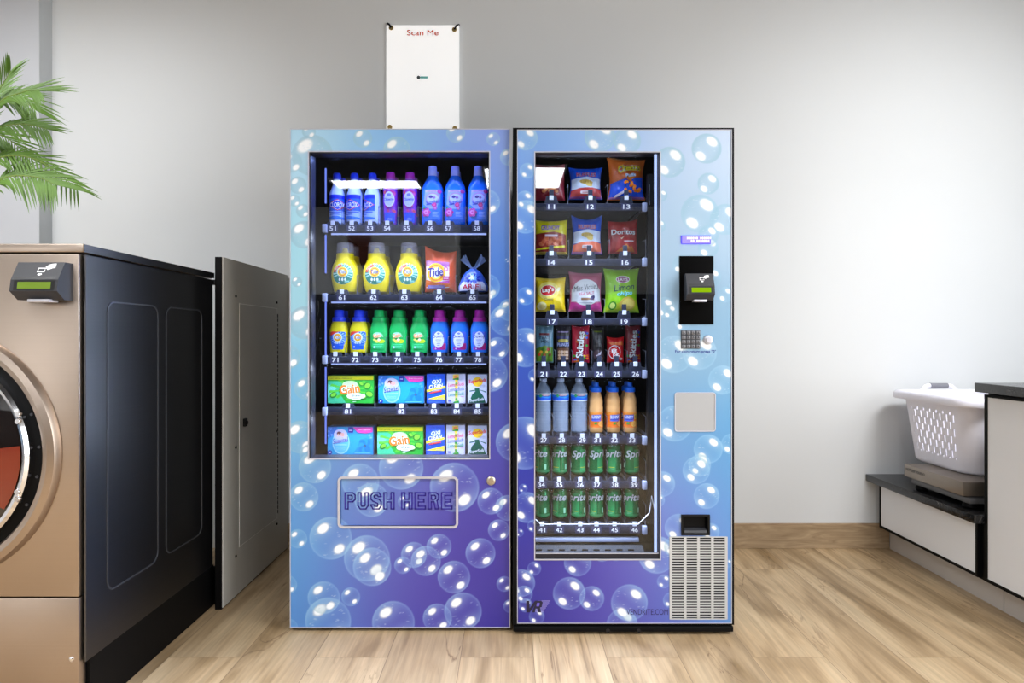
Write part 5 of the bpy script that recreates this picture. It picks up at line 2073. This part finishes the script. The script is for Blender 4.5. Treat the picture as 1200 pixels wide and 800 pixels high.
SN = 'snack bags in the right machine'
snacks = [
    # px0 px1 py0 py1, art, base colour, name, label, seed, flare, slant, T
    (626, 662, 192, 233, A_red11, (142, 34, 50), 'chip_bag', 'dark red chip bag behind a bright reflection above slot number 11', 1, .05, 0, .026),
    (666, 706, 196, 232, lambda w, h: A_ruffles(w, h, (196, 66, 66)), (28, 80, 190), 'chip_bag', 'blue, white and red chip bag with flat blue top above slot number 12', 2, .12, 0, .026),
    (711, 756, 186, 233, A_cheet, (238, 118, 40), 'chip_bag', 'orange and blue bag of cheese puffs above slot number 13', 3, .14, -.06, .026),
    (626, 665, 258, 297, A_munch, (206, 196, 24), 'chip_bag', 'yellow-topped dark red snack bag above slot number 14', 4, .06, 0, .026),
    (669, 706, 256, 297, lambda w, h: A_ruffles(w, h, (236, 120, 90)), (40, 90, 196), 'chip_bag', 'blue, white and orange-red chip bag with peaked top corners above slot number 15', 5, .12, 0, .024),
    (712, 747, 258.5, 296.5, A_dor, (170, 34, 40), 'chip_bag', 'red tortilla chip bag with white lettering above slot number 16', 6, .06, 0.05, .024),
    (627, 663, 326, 365, A_lays, (238, 204, 22), 'chip_bag', 'yellow chip bag with a red oval above slot number 17', 7, .08, 0, .026),
    (666, 706, 320, 365, A_miss, (190, 84, 124), 'chip_bag', 'pink and white chip bag with script lettering above slot number 18', 8, .10, -.03, .026),
    (706.5, 749, 315.5, 366, A_limon, (150, 210, 34), 'chip_bag', 'bright lime green chip bag above slot number 19', 9, .14, .0, .026),
    (627.5, 648.5, 382, 425, A_trail, (110, 150, 160), 'trail_mix_bag', 'pale blue and green trail mix bag above slot number 21', 10, .02, 0, .016),
    (651, 668.5, 380, 425, A_nuts, (38, 34, 44), 'nut_bag', 'black peanut bag with clear window above slot number 22', 11, .02, 0, .015),
    (670, 690.5, 383, 425, lambda w, h: A_skit(w, h, 1.0), (200, 16, 52), 'candy_bag', 'bright red candy bag with sideways white lettering above slot number 23', 12, .04, 0, .015),
    (692.5, 708, 384, 425, A_dark, (30, 27, 30), 'snack_pouch', 'narrow black snack pouch above slot number 24', 13, .04, 0, .014),
    (711, 731, 396, 425, A_kit, (206, 18, 26), 'candy_bag', 'short red candy bag with a white-rimmed oval above slot number 25', 14, .05, 0, .018),
    (733, 750.5, 382, 425, lambda w, h: A_skit(w, h, .72), (116, 22, 34), 'candy_bag', 'shade-darkened red candy bag with sideways lettering above slot number 26', 15, .04, .04, .015)]  # same candy print and foil, darkened in colour to paint in shade
for p0, p1, q0, q1, af, bc, nm, lab, sd, fl, sl, T in snacks:
    w, h = bagp(p0, p1, q0, q1)
    o = bag(nm, lab, 'candy bag' if 'candy' in nm else ('chip bag' if 'chip' in nm else 'snack bag'), SN, w, h, T, af(w, h), bc, sd, fl, sl,
            1.6 if sd == 5 else .5, fold=.0035 if sd < 10 else .002)
    y = YR + PC
    o.location = (PX((p0 + p1) / 2, y), y, PZ(q1, YR + .15))

g = 'water bottles in the right machine'
ranks(water_bottle('', g), [(636.5, 27, .1, 'clear water bottle with blue label above slot number 27'), (657, 28, 0, 'clear water bottle with blue label above slot number 28'),
                            (678.5, 29, -.05, 'clear water bottle with blue label above slot number 29')], YR, 507, '', g)
g = 'orange juice bottles in the right machine'
ranks(juice_bottle('', g), [(698.5, 31, .25, 'orange juice bottle with blue sport cap above slot number 31'), (718.5, 32, .5, 'orange juice bottle with blue sport cap above slot number 32'),
                            (738, 33, .0, 'orange juice bottle with blue sport cap above slot number 33')], YR, 507, '', g,
      'second orange juice bottle, right behind the one above slot number %d', .06)
g = 'green soda cans in the right machine'
cp = can('', g)
first = True
for base, its in ((557, ((635.5, 34, -.95), (656, 35, -.55), (677.5, 36, .62), (698, 37, .58), (719, 38, -.35), (740, 39, .6))),
                  (608.5, ((635.5, 41, -.95), (656.5, 42, -.8), (677.5, 43, -.45), (698.5, 44, -.5), (719.5, 45, -.55), (740, 46, -.5)))):
    for px, slot, rot in its:
        o = cp if first else copy_tree(cp)
        first = False
        put(o, px, base, YR, rot)
        o['label'] = 'green soda can standing above slot number %d' % slot

# ================================================================== SIGN
def sign():
    y = YW - .012
    x0, x1, z0, z1 = PX(453, y), PX(538, y), PZ(152.5, y), PZ(30, y)
    r = empty('hanging_sign', ((x0 + x1) / 2, y, z0), 'white poster with red heading and brass eyelets on the wall above the left machine', 'sign')
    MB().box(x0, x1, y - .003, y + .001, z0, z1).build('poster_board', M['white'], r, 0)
    a = Art()
    a.text('Scan Me', PX(495.5, y), PZ(38.6, y), PX(514, y) - PX(477, y), .030, (222, 78, 44), bold=.035)
    a.build('heading_lettering', r, map_front(y - .003, r), maxlen=1)
    a = Art()
    a.ell(PX(490.5, y), PZ(91, y), .0085, .0095, (70, 80, 84), 20)
    a.rect(PX(492.5, y), PX(501.5, y), PZ(92.3, y), PZ(89.7, y), (120, 200, 196), .003)
    a.build('centre_mark', r, map_front(y - .003, r), maxlen=1)
    for px, py in ((458.5, 33), (532.5, 35), (457, 149), (533, 150.5)):
        c = (PX(px, y), y - .003, PZ(py, y))
        m = MB().lathe([(.006, 0), (.0125, 0), (.0115, -.003), (.008, -.003), (.006, 0)], c, 'y', 24, close=False)
        m.lathe([(.0062, -.0005), (.0060, -.0008)], c, 'y', 20)
        m.build('eyelet', M['brass'], r)
    for px, py, ex, ey in ((458.5, 33, 454, 27), (532.5, 35, 537.5, 28.5)):
        MB().tube([(PX(px, y), y - .006, PZ(py, y)), (PX((px + ex) / 2, y), y - .010, PZ((py + ey) / 2 - .5, y)), (PX(ex, y), y + .008, PZ(ey, y))], [.005, .0045, .006], 10).build('hanging_tie', M['black'], r)


sign()

# ================================================================== WASHER
def washer():
    xs, xw = -1.192, .83
    yf, yb_ = 1.71, 2.455
    x0 = xs - xw
    xc = (x0 + xs) / 2
    zt, zs, zk = PZ(285.5, yf), PZ(778, yf), PZ(700, yf)
    r = empty('washing_machine', (xc, (yf + yb_) / 2, 0), 'large stainless steel front-loading washer with dark side panel at the left edge', 'washing machine')
    # body parts
    ztop = PZ(297, yf)
    MB().box(x0 + .004, xs - .006, yf + .03, yb_ - .004, zs, ztop).build('chassis', M['steel_edge'], r, 0)
    MB().box(x0, xs + .004, yf - .004, yb_, ztop + .003, zt, .004).build('top_lid', M['steel'], r)
    MB().box(xs + .0042, xs + .0062, yf - .002, yb_, ztop + .004, zt - .002).build('lid_edge_strip', M['steel_side'], r, 0)
    MB().box(x0, xs - .012, yf, yf + .03, zk + .002, ztop - .001, .003).build('front_panel', M['steel'], r)
    k = MB().box(x0, xs - .012, yf, yf + .03, .03, zk - .002, .003).build('kick_panel', M['steel'], r)
    MB().lathe([(.007, 0), (.007, -.002), (.004, -.004)], (PX(84, yf), yf, PZ(772, yf)), 'y', 18).build('screw', M['chrome'], k)
    # side panel with two embossed rectangles
    sp = MB().box(xs - .006, xs, yf + .012, yb_, zs, ztop - .001, .0015).build('side_panel', M['steel_side'], r, 0)
    for ya, yb2 in ((yf + .10, yf + .365), (yf + .41, yf + .66)):
        m = MB()
        o_ = rrect(ya, yb2, zs + .155, ztop - .125, .035, 8)
        i_ = rrect(ya + .005, yb2 - .005, zs + .160, ztop - .130, .031, 8)
        m.ring(o_, i_, 'x', xs - .001, xs + .0022)
        m.build('embossed_rib', M['rib_hl'], sp, 0)
    # plinth
    MB().box(x0 + .01, xs - .004, yf + .035, yb_ + .03, 0, zs - .012).build('base', M['blackm'], r, 0)
    MB().box(xs - .03, xs - .002, yf + .03, yb_ + .01, zs - .014, zs).build('base_flange', M['blackm'], r, 0)
    # door
    dc = (-1.607, yf, PZ(532, yf))
    dr = MB().lathe([(.357, 0), (.357, -.008), (.350, -.020), (.334, -.026), (.318, -.020), (.309, -.004), (.309, 0)], dc, 'y', 96, close=False).build('door_bezel', M['steel'], r)
    MB().lathe([(.312, -.002), (.284, -.0035), (.260, -.0035)], dc, 'y', 96, close=False).build('door_gap', M['blackm'], r)
    d = MB().lathe([(.2865, -.003), (.2865, -.026), (.280, -.034), (.270, -.030), (.266, -.020)], dc, 'y', 96, close=False).build('door_ring', M['chrome'], r)
    MB().lathe([(.269, -.020), (.22, -.034), (.19, -.038)], dc, 'y', 96, close=False).build('door_glass', M['dglass'], d)
    MB().lathe([(.196, -.036), (.196, -.044), (.188, -.046), (.180, -.040), (.180, -.030), (.001, -.030)], dc, 'y', 96, close=False).build('inner_ring', M['steel_edge'], d)
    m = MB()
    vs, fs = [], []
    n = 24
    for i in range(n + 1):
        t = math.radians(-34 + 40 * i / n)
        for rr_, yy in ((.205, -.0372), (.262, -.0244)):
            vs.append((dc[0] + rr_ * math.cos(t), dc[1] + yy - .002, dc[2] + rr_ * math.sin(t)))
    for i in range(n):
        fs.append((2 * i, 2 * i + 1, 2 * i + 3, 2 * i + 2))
    m.add(vs, fs).build('orange_reflection_band', M['orange'], d)  # painted reflection of something orange in the door glass
    for px, py in ((21.5, 485), (21.5, 493.5), (20.8, 576), (20.8, 584.5)):
        c = (PX(px, yf - .03), yf - .026, PZ(py, yf - .03))
        MB().lathe([(.0085, 0), (.0085, -.006), (.0065, -.009), (.003, -.009)], c, 'y', 20).build('door_screw', M['chrome'], d)
    for t in (22, 4, -12, -28):
        t = math.radians(t)
        MB().lathe([(.004, 0), (.004, -.003)], (dc[0] + .297 * math.cos(t), yf - .003, dc[2] + .297 * math.sin(t)), 'y', 12).build('gap_screw', M['dgrey'], d)
    card_reader(r, PX(46, yf - .04), PZ(329, yf - .04), yf, .128, .103, .062, M['lcdk'])
    return zt, xc, yf, yb_


wt, wxc, wyf, wyb = washer()


# ================================================================== ACCESS PANEL (grey)
def access_panel():
    x = -1.139
    r = empty('access_panel', (x - .015, 2.77, 0), 'grey laminate end panel with a hinged hatch between washer and blue machine', 'panel')
    MB().box(x - .004, x, 2.43, YW - .012, .006, 1.392).build('panel_face', M['panel'], r, 0)
    MB().box(x - .03, x - .004, 2.424, YW - .012, 0, 1.392, .001).build('panel_core', M['blackm'], r, 0)
    ya, yb_, za, zb = 2.575, 2.985, .20, 1.214
    h = MB().box(x, x + .0015, ya, yb_, za, zb).build('hatch', M['panel2'], r, 0)
    q = MB()
    q.ring([(ya - .003, za - .003), (yb_ + .003, za - .003), (yb_ + .003, zb + .003), (ya - .003, zb + .003)],
           [(ya, za), (yb_, za), (yb_, zb), (ya, zb)], 'x', x, x + .0018)
    q.build('hatch_edge', M['line'], h, 0)
    hg = MB()
    for k in range(44):
        z = za + .02 + (zb - za - .04) * k / 44
        hg.lathe([(.0032, 0), (.0032, .017)], (x + .002, yb_ + .006, z), 'z', 8)
    hg.build('hatch_hinge', M['reader'], h)
    l = MB().box(x, x + .012, ya + .030, ya + .056, .695, .73, .003)
    l.lathe([(.009, .0), (.009, .016)], (x, ya + .043, .712), 'x', 14)
    l.build('hatch_latch', M['black'], h)
    for y, z in ((2.54, 1.245), (2.985, 1.245), (2.54, .62), (2.985, .62), (2.54, .17), (2.985, .17)):
        MB().lathe([(.006, 0), (.006, .003)], (x, y, z), 'x', 12).build('panel_screw', M['blackm'], r)
    # bracket joining the panel to the washer row
    MB().box(x - .07, x - .03, 2.46, 2.49, 1.285, 1.305).build('fixing_bracket', M['reader'], r, 0)
    # pale supply pipe standing in the service gap
    p = empty('water_pipe', (-1.195, 2.60, 0), 'pale vertical supply pipe in the gap between washer and grey panel', 'pipe')
    m = MB()
    m.lathe([(.017, 0), (.017, 1.26), (.016, 1.262)], (-1.195, 2.60, 0), 'z', 20)
    m.lathe([(.021, 1.1), (.021, 1.13)], (-1.195, 2.60, 0), 'z', 20)
    m.build('pipe_body', M['toe'], p)


access_panel()


# ================================================================== PALM
def palm():
    yc = 2.08
    cx, cz = -1.87, wt
    r = empty('potted_palm', (cx, yc, cz), 'green feathery palm reaching in from the left edge above the washer', 'plant')
    MB().lathe([(.060, 0), (.066, .004), (.082, .13), (.086, .14), (.082, .145), (.078, .135), (.07, .12)], (cx, yc, cz), 'z', 36, close=False).build('pot', M['pot'], r)
    MB().lathe([(.001, .124), (.074, .122)], (cx, yc, cz), 'z', 28, close=False).build('soil', M['soil'], r)
    rr = random.Random(21)
    # rachis paths in (px,py) at the given depth: base ... tip
    fronds = [([(-42, 300), (-36, 200), (-14, 128), (12, 84)], 2.06, 40, 1.0),
              ([(-42, 300), (-40, 190), (-14, 122), (22, 106), (44, 106)], 2.02, 46, -1),
              ([(-40, 300), (-40, 200), (-16, 124), (18, 112), (40, 128)], 2.18, 44, -1),
              ([(-40, 300), (-36, 210), (-10, 158), (24, 146), (54, 151)], 2.10, 34, -1),
              ([(-40, 300), (-36, 220), (-12, 166), (14, 164), (34, 184)], 2.22, 40, -1),
              ([(-42, 300), (-38, 235), (-10, 206), (34, 205), (64, 216)], 2.00, 46, -1),
              ([(-42, 300), (-36, 230), (-8, 188), (40, 186), (90, 220)], 2.08, 34, -1),
              ([(-44, 300), (-60, 200), (-100, 130), (-150, 110)], 2.10, 44, 1),
              ([(-44, 300), (-70, 220), (-120, 190), (-160, 210)], 2.15, 44, 1),
              ([(-44, 300), (-50, 180), (-60, 100), (-80, 50)], 2.2, 44, 1)]
    for pts, Y, L, up in fronds:
        P3 = [Vector((PX(p[0], Y), yc + (Y - yc) * (i / (len(pts) - 1)), PZ(p[1], Y))) for i, p in enumerate(pts)]
        P3[0] = Vector((cx + rr.uniform(-.012, .012), yc + rr.uniform(-.012, .012), cz + .12))
        # Catmull-Rom
        path = []
        for i in range(len(P3) - 1):
            p0, p1, p2, p3 = P3[max(i - 1, 0)], P3[i], P3[i + 1], P3[min(i + 2, len(P3) - 1)]
            for k in range(12):
                t = k / 12
                path.append(0.5 * ((2 * p1) + (-p0 + p2) * t + (2 * p0 - 5 * p1 + 4 * p2 - p3) * t * t + (-p0 + 3 * p1 - 3 * p2 + p3) * t ** 3))
        path.append(P3[-1])
        n = len(path)
        m = MB().tube(path, [.0042 * (1 - .8 * i / n) for i in range(n)], 6)
        st = m.build('frond_stem', M['stem'], r)
        lf = MB()
        start = int(n * .36)
        cnt = 25
        for q in range(cnt):
            s = q / (cnt - 1)
            idx = start + s * (n - 1 - start)
            i0 = int(min(idx, n - 2))
            pos = path[i0].lerp(path[i0 + 1], idx - i0)
            tan = (path[i0 + 1] - path[i0]).normalized()
            for side in (-1, 1):
                ln = L / 343 * (0.55 + .6 * math.sin(PI * (0.18 + .72 * s))) * rr.uniform(.85, 1.1)
                side_v = Vector((0, 1, 0)) * side
                upv = tan.cross(Vector((0, 1, 0)))
                if upv.z < 0:
                    upv = -upv
                droop = .62 if side < 0 else .30
                d0 = (tan * (.62 + .4 * s) + side_v * .50 + upv * (.16 if up > 0 else (-.62 if side < 0 else .38)) + Vector((0, 0, rr.uniform(-.12, .12)))).normalized()
                wd = .0046 * (1 - .3 * s)
                wv = d0.cross(Vector((0.2, -1, .35))).normalized()
                ps = []
                for k in range(6):
                    t = k / 5
                    ps.append(pos + d0 * (ln * t) + Vector((0, 0, -1)) * (ln * .30 * t * t * droop * 1.5))
                prof = [.35, .9, 1.0, .85, .5, .05]
                base = len(lf.v)
                vs, fs = [], []
                for k in range(6):
                    vs += [ps[k] + wv * (wd * prof[k]), ps[k] + Vector((0, -.0015, .0008)) * prof[k], ps[k] - wv * (wd * prof[k])]
                for k in range(5):
                    a0 = 3 * k
                    fs += [(a0, a0 + 1, a0 + 4, a0 + 3), (a0 + 1, a0 + 2, a0 + 5, a0 + 4)]
                lf.add(vs, fs)
        lf.build('frond', M['leaf'], r, smooth=70)


palm()


# ================================================================== RIGHT COUNTERS
def counters():
    xf, xe, xt = 1.852, 1.812, 1.93
    yq = 2.405            # where low part meets tall part
    zl = .378
    # low cabinet
    r = empty('low_cabinet', (2.3, 2.78, 0), 'low white drawer cabinet edged in black beside the back wall', 'cabinet')
    MB().box(xf + .016, XRW - .01, yq + .004, YW - .05, .115, zl - .036).build('carcass', M['blackm'], r, 0)
    MB().box(xt, XRW - .01, yq + .004, YW - .014, 0, .115).build('toe_kick', M['toe'], r, 0)
    y0, y1, z0, z1 = yq + .035, YW - .053, .122, zl - .040
    d = MB().box(xf + .002, xf + .016, y0 + .012, y1 - .012, z0 + .012, z1 - .008).build('drawer', M['cab'], r, 0)
    q = MB()
    q.ring([(y0, z0), (y1, z0), (y1, z1), (y0, z1)], [(y0 + .012, z0 + .012), (y1 - .012, z0 + .012), (y1 - .012, z1 - .008), (y0 + .012, z1 - .008)], 'x', xf, xf + .016)
    q.build('drawer_edge', M['blackm'], d, 0)
    t = MB().box(xe, XRW - .005, yq + .002, YW - .002, zl - .034, zl, .003).build('low_countertop', M['marble'])
    tag(t, 'low black marble countertop carrying the scale and basket', 'countertop')
    # tall cabinet
    yt0 = .95
    zt = .897
    r = empty('tall_cabinet', (2.3, 1.67, 0), 'tall white cabinet with black edging under a black counter at the right edge', 'cabinet')
    MB().box(xf + .016, XRW - .01, yt0, yq, .115, zt - .036).build('carcass', M['blackm'], r, 0)
    MB().box(xt, XRW - .01, yt0, yq, 0, .115).build('toe_kick', M['toe'], r, 0)
    for ya, yb_ in ((yt0 + .004, 1.66), (1.668, yq)):
        z0, z1 = .122, zt - .046
        d = MB().box(xf + .002, xf + .016, ya + .013, yb_ - .016, z0 + .013, z1 - .010).build('cabinet_door', M['cab'], r, 0)
        q = MB()
        q.ring([(ya, z0), (yb_, z0), (yb_, z1), (ya, z1)], [(ya + .013, z0 + .013), (yb_ - .016, z0 + .013), (yb_ - .016, z1 - .010), (ya + .013, z1 - .010)], 'x', xf, xf + .016)
        q.build('door_edge', M['blackm'], d, 0)
    t = MB().box(xe, XRW - .005, yt0 - .01, yq, zt - .036, zt, .003).build('tall_countertop', M['marble'])
    tag(t, 'higher black marble countertop at the right edge of the photo', 'countertop')

    # scale
    sx0, sx1, sy0, sy1 = 1.838, 2.25, 2.50, 2.875
    r = empty('weighing_scale', (2.04, 2.69, zl), 'flat steel weighing scale on the low black countertop under the basket', 'scale')
    MB().box(sx0, sx1, sy0, sy1, zl + .050, zl + .108, .003).build('platform', M['scale'], r)
    MB().box(sx0 + .02, sx1 - .02, sy0 - .01, sy1 - .02, zl + .020, zl + .044, .004).build('scale_base', M['scaleb'], r)
    b = MB().box(sx0 + .06, sx1 - .06, sy0 + .05, sy1 - .06, zl + .044, zl + .050).build('load_post', M['blackm'], r, 0)
    for fx in (sx0 + .05, sx1 - .05):
        for fy in (sy0 + .03, sy1 - .05):
            MB().lathe([(.024, 0), (.026, .004), (.022, .021)], (fx, fy, zl), 'z', 20).build('foot', M['blackm'], r)
    a = Art()
    a.text('METTLER TOLEDO', 2.80, zl + .086, .13, .012, (30, 28, 28), bold=.02)
    off = root_loc(r)
    # reads from the far end toward the camera on the face turned to -X
    a.build('scale_lettering', r, lambda u, v, d_: (sx0 - d_ - off.x, (sy1 + 2.72) - u - off.y, v - off.z), maxlen=1)

    # laundry basket
    zb = zl + .109
    bx0, bx1, by0, by1 = 1.905, 2.34, 2.56, 3.035
    bxc, byc = (bx0 + bx1) / 2, (by0 + by1) / 2
    r = empty('laundry_basket', (bxc, byc, zb), 'white plastic laundry basket with slotted sides and grey handle grips on the scale', 'basket')
    hgt, N_, R_ = .325, 380, 52

    def sec(t):
        """half sizes at height fraction t"""
        k = .84 + .16 * t
        return (bx1 - bx0) / 2 * k, (by1 - by0) / 2 * k

    def pt(c, t, grow=0.0):
        rx, ry = sec(t)
        rx, ry = rx + grow, ry + grow
        # rounded rectangle by arc length
        rad = .085 * (.9 + .1 * t)
        Lx, Ly = 2 * (rx - rad), 2 * (ry - rad)
        per = 2 * Lx + 2 * Ly + 2 * PI * rad
        s = (c % 1.0) * per
        segs = [('l', Ly, (-rx, ry - rad), (0, -1)), ('a', PI / 2 * rad, (-rx + rad, -ry + rad), PI), ('l', Lx, (-rx + rad, -ry), (1, 0)),
                ('a', PI / 2 * rad, (rx - rad, -ry + rad), 1.5 * PI), ('l', Ly, (rx, -ry + rad), (0, 1)), ('a', PI / 2 * rad, (rx - rad, ry - rad), 0.0),
                ('l', Lx, (rx - rad, ry), (-1, 0)), ('a', PI / 2 * rad, (-rx + rad, ry - rad), PI / 2)]
        for kind, ln, o_, d_ in segs:
            if s <= ln:
                if kind == 'l':
                    return (o_[0] + d_[0] * s, o_[1] + d_[1] * s)
                an = d_ + s / rad
                return (o_[0] + rad * math.cos(an), o_[1] + rad * math.sin(an))
            s -= ln
        return (-rx, ry - rad)
    vs, fs = [], []
    for j in range(R_ + 1):
        t = j / R_
        for i in range(N_):
            p = pt(i / N_, t if j > 0 else 0.0, 0.0 if j > 1 else (-.010 if j == 0 else -.003))
            vs.append((bxc + p[0], byc + p[1], zb + hgt * t))
    for j in range(R_):
        for i in range(N_):
            u, cidx = i % 5, i // 5
            row = j - 9
            hole = False
            if 0 <= row < 33 and u in (1, 2):
                k = (row + (5 if cidx % 2 else 0)) % 10
                frac = i / N_
                side_ok = (.003 < frac < .185) or (.503 < frac < .685)
                hole = k in (1, 2, 3, 4, 5) and side_ok
            if not hole:
                i2 = (i + 1) % N_
                fs.append((j * N_ + i, j * N_ + i2, (j + 1) * N_ + i2, (j + 1) * N_ + i))
    fs.append(tuple(reversed(range(N_))))
    bb = MB().add(vs, fs).build('basket_body', M['basket'], r, smooth=50)
    so = bb.modifiers.new('thickness', 'SOLIDIFY')
    so.thickness = .0028
    # flared rim with raised ends
    prof = [(.000, -.012), (.012, -.004), (.026, -.008), (.030, -.026), (.032, -.030), (.034, -.026), (.034, -.004), (.026, .006), (.010, .007), (-.004, .002), (-.006, -.010)]
    vs, fs = [], []
    K = len(prof)
    for i in range(N_):
        c = i / N_
        base = pt(c, 1.0)
        yy = base[1] / ((by1 - by0) / 2)
        lift = 0.0
        for g_, dz in prof:
            p = pt(c, 1.0, g_)
            vs.append((bxc + p[0], byc + p[1], zb + hgt + dz + lift))
    for i in range(N_):
        i2 = (i + 1) % N_
        for k in range(K):
            k2 = (k + 1) % K
            fs.append((i * K + k, i2 * K + k, i2 * K + k2, i * K + k2))
    MB().add(vs, fs).build('rim', M['basket'], r, smooth=60)
    for sy in (-1, 1):
        ye = byc + sy * ((by1 - by0) / 2 + .016)
        pth = []
        for k in range(17):
            t = k / 16
            x = bxc + (t - .5) * .17
            pth.append((x, ye, zb + hgt - .002 + 0.026 * min(1, math.sin(PI * t) * 2.2) ** .8))
        MB().tube(pth, .011, 10).build('handle_bridge', M['basket'], r)
        MB().tube(pth[4:13], .0135, 12).build('handle_grip', M['grip'], r)


counters()

# ================================================================== LIGHTS
W = (1.0, 0.97, 0.93)
area('side_fill', (-3.34, -3.3, 1.3), (0, math.radians(-90), 0), 1.9, 1.6, 34, (.98, .99, 1.0))  # added fill lamp on the solid left wall, no window there
area('side_fill', (2.70, .2, 1.25), (0, math.radians(90), 0), 2.0, 2.4, 72, (.96, .98, 1.0))  # added fill standing in for light from the right; wall is solid
for x0, x1, y0, y1, lab in LIGHTS[2:]:
    dl = area('ceiling_fill', ((x0 + x1) / 2, (y0 + y1) / 2, ZC - .035), (0, 0, 0), x1 - x0, y1 - y0, 24, (.975, .985, 1.0))  # added fill under each added panel; limited cone keeps wall top dark
    dl.data.spread = math.radians(132)
# added fill lamps without fixtures, brightening the wall at left and right
for wl in (area('wall_fill', (-2.2, 1.78, 2.8), (math.radians(40), 0, math.radians(4)), 1.3, .25, 7, (.97, .985, 1.0)),
           area('wall_fill', (2.25, 1.2, 2.8), (math.radians(46), 0, math.radians(-8)), 0.9, .25, 12, (.96, .98, 1.0))):
    wl.data.spread = math.radians(110)
LIL = (.62, .70, 1.0)
for py0, p, c in ((181, 5.0, (.30, .40, 1.0)), (275, 3.2, (.8, .85, 1.0)), (355, 3.2, (.74, .8, 1.0)), (428, 3.4, (.8, .84, 1.0)), (488, 3.4, (.8, .84, 1.0))):
    y = YL + .075
    area('tray_light', (PX(474, y), y, PZ(py0, y) - .006), (math.radians(-38), 0, 0), .58, .03, p, c)
for py0, p in ((182, 1.7), (250, 1.7), (314, 1.9), (383, 1.5), (444, 2.1), (521, 1.4), (573, 1.3)):
    y = YR + .07
    area('tray_light', (PX(690, y), y, PZ(py0, y) - .004), (math.radians(-38), 0, 0), .38, .03, p, (.78, .85, 1.0))

world = bpy.data.worlds.new('room_ambient')
SC.world = world
world.use_nodes = True
world.node_tree.nodes['Background'].inputs[0].default_value = (.9, .93, 1, 1)
world.node_tree.nodes['Background'].inputs[1].default_value = 0.3

# ================================================================== CAMERA
cam = bpy.data.cameras.new('camera')
cam.sensor_width = 36
cam.lens = 36 * F / 1200
cam.shift_x = (600 - CX) / 1200
cam.shift_y = -(400 - CY) / 1200
cam.clip_start = .05
co = bpy.data.objects.new('camera', cam)
COL.objects.link(co)
co.location = (0, 0, H)
co.rotation_euler = (PI / 2, 0, 0)
SC.camera = co
SC.view_settings.view_transform = 'Standard'
SC.view_settings.look = 'None'
SC.view_settings.exposure = 0.55
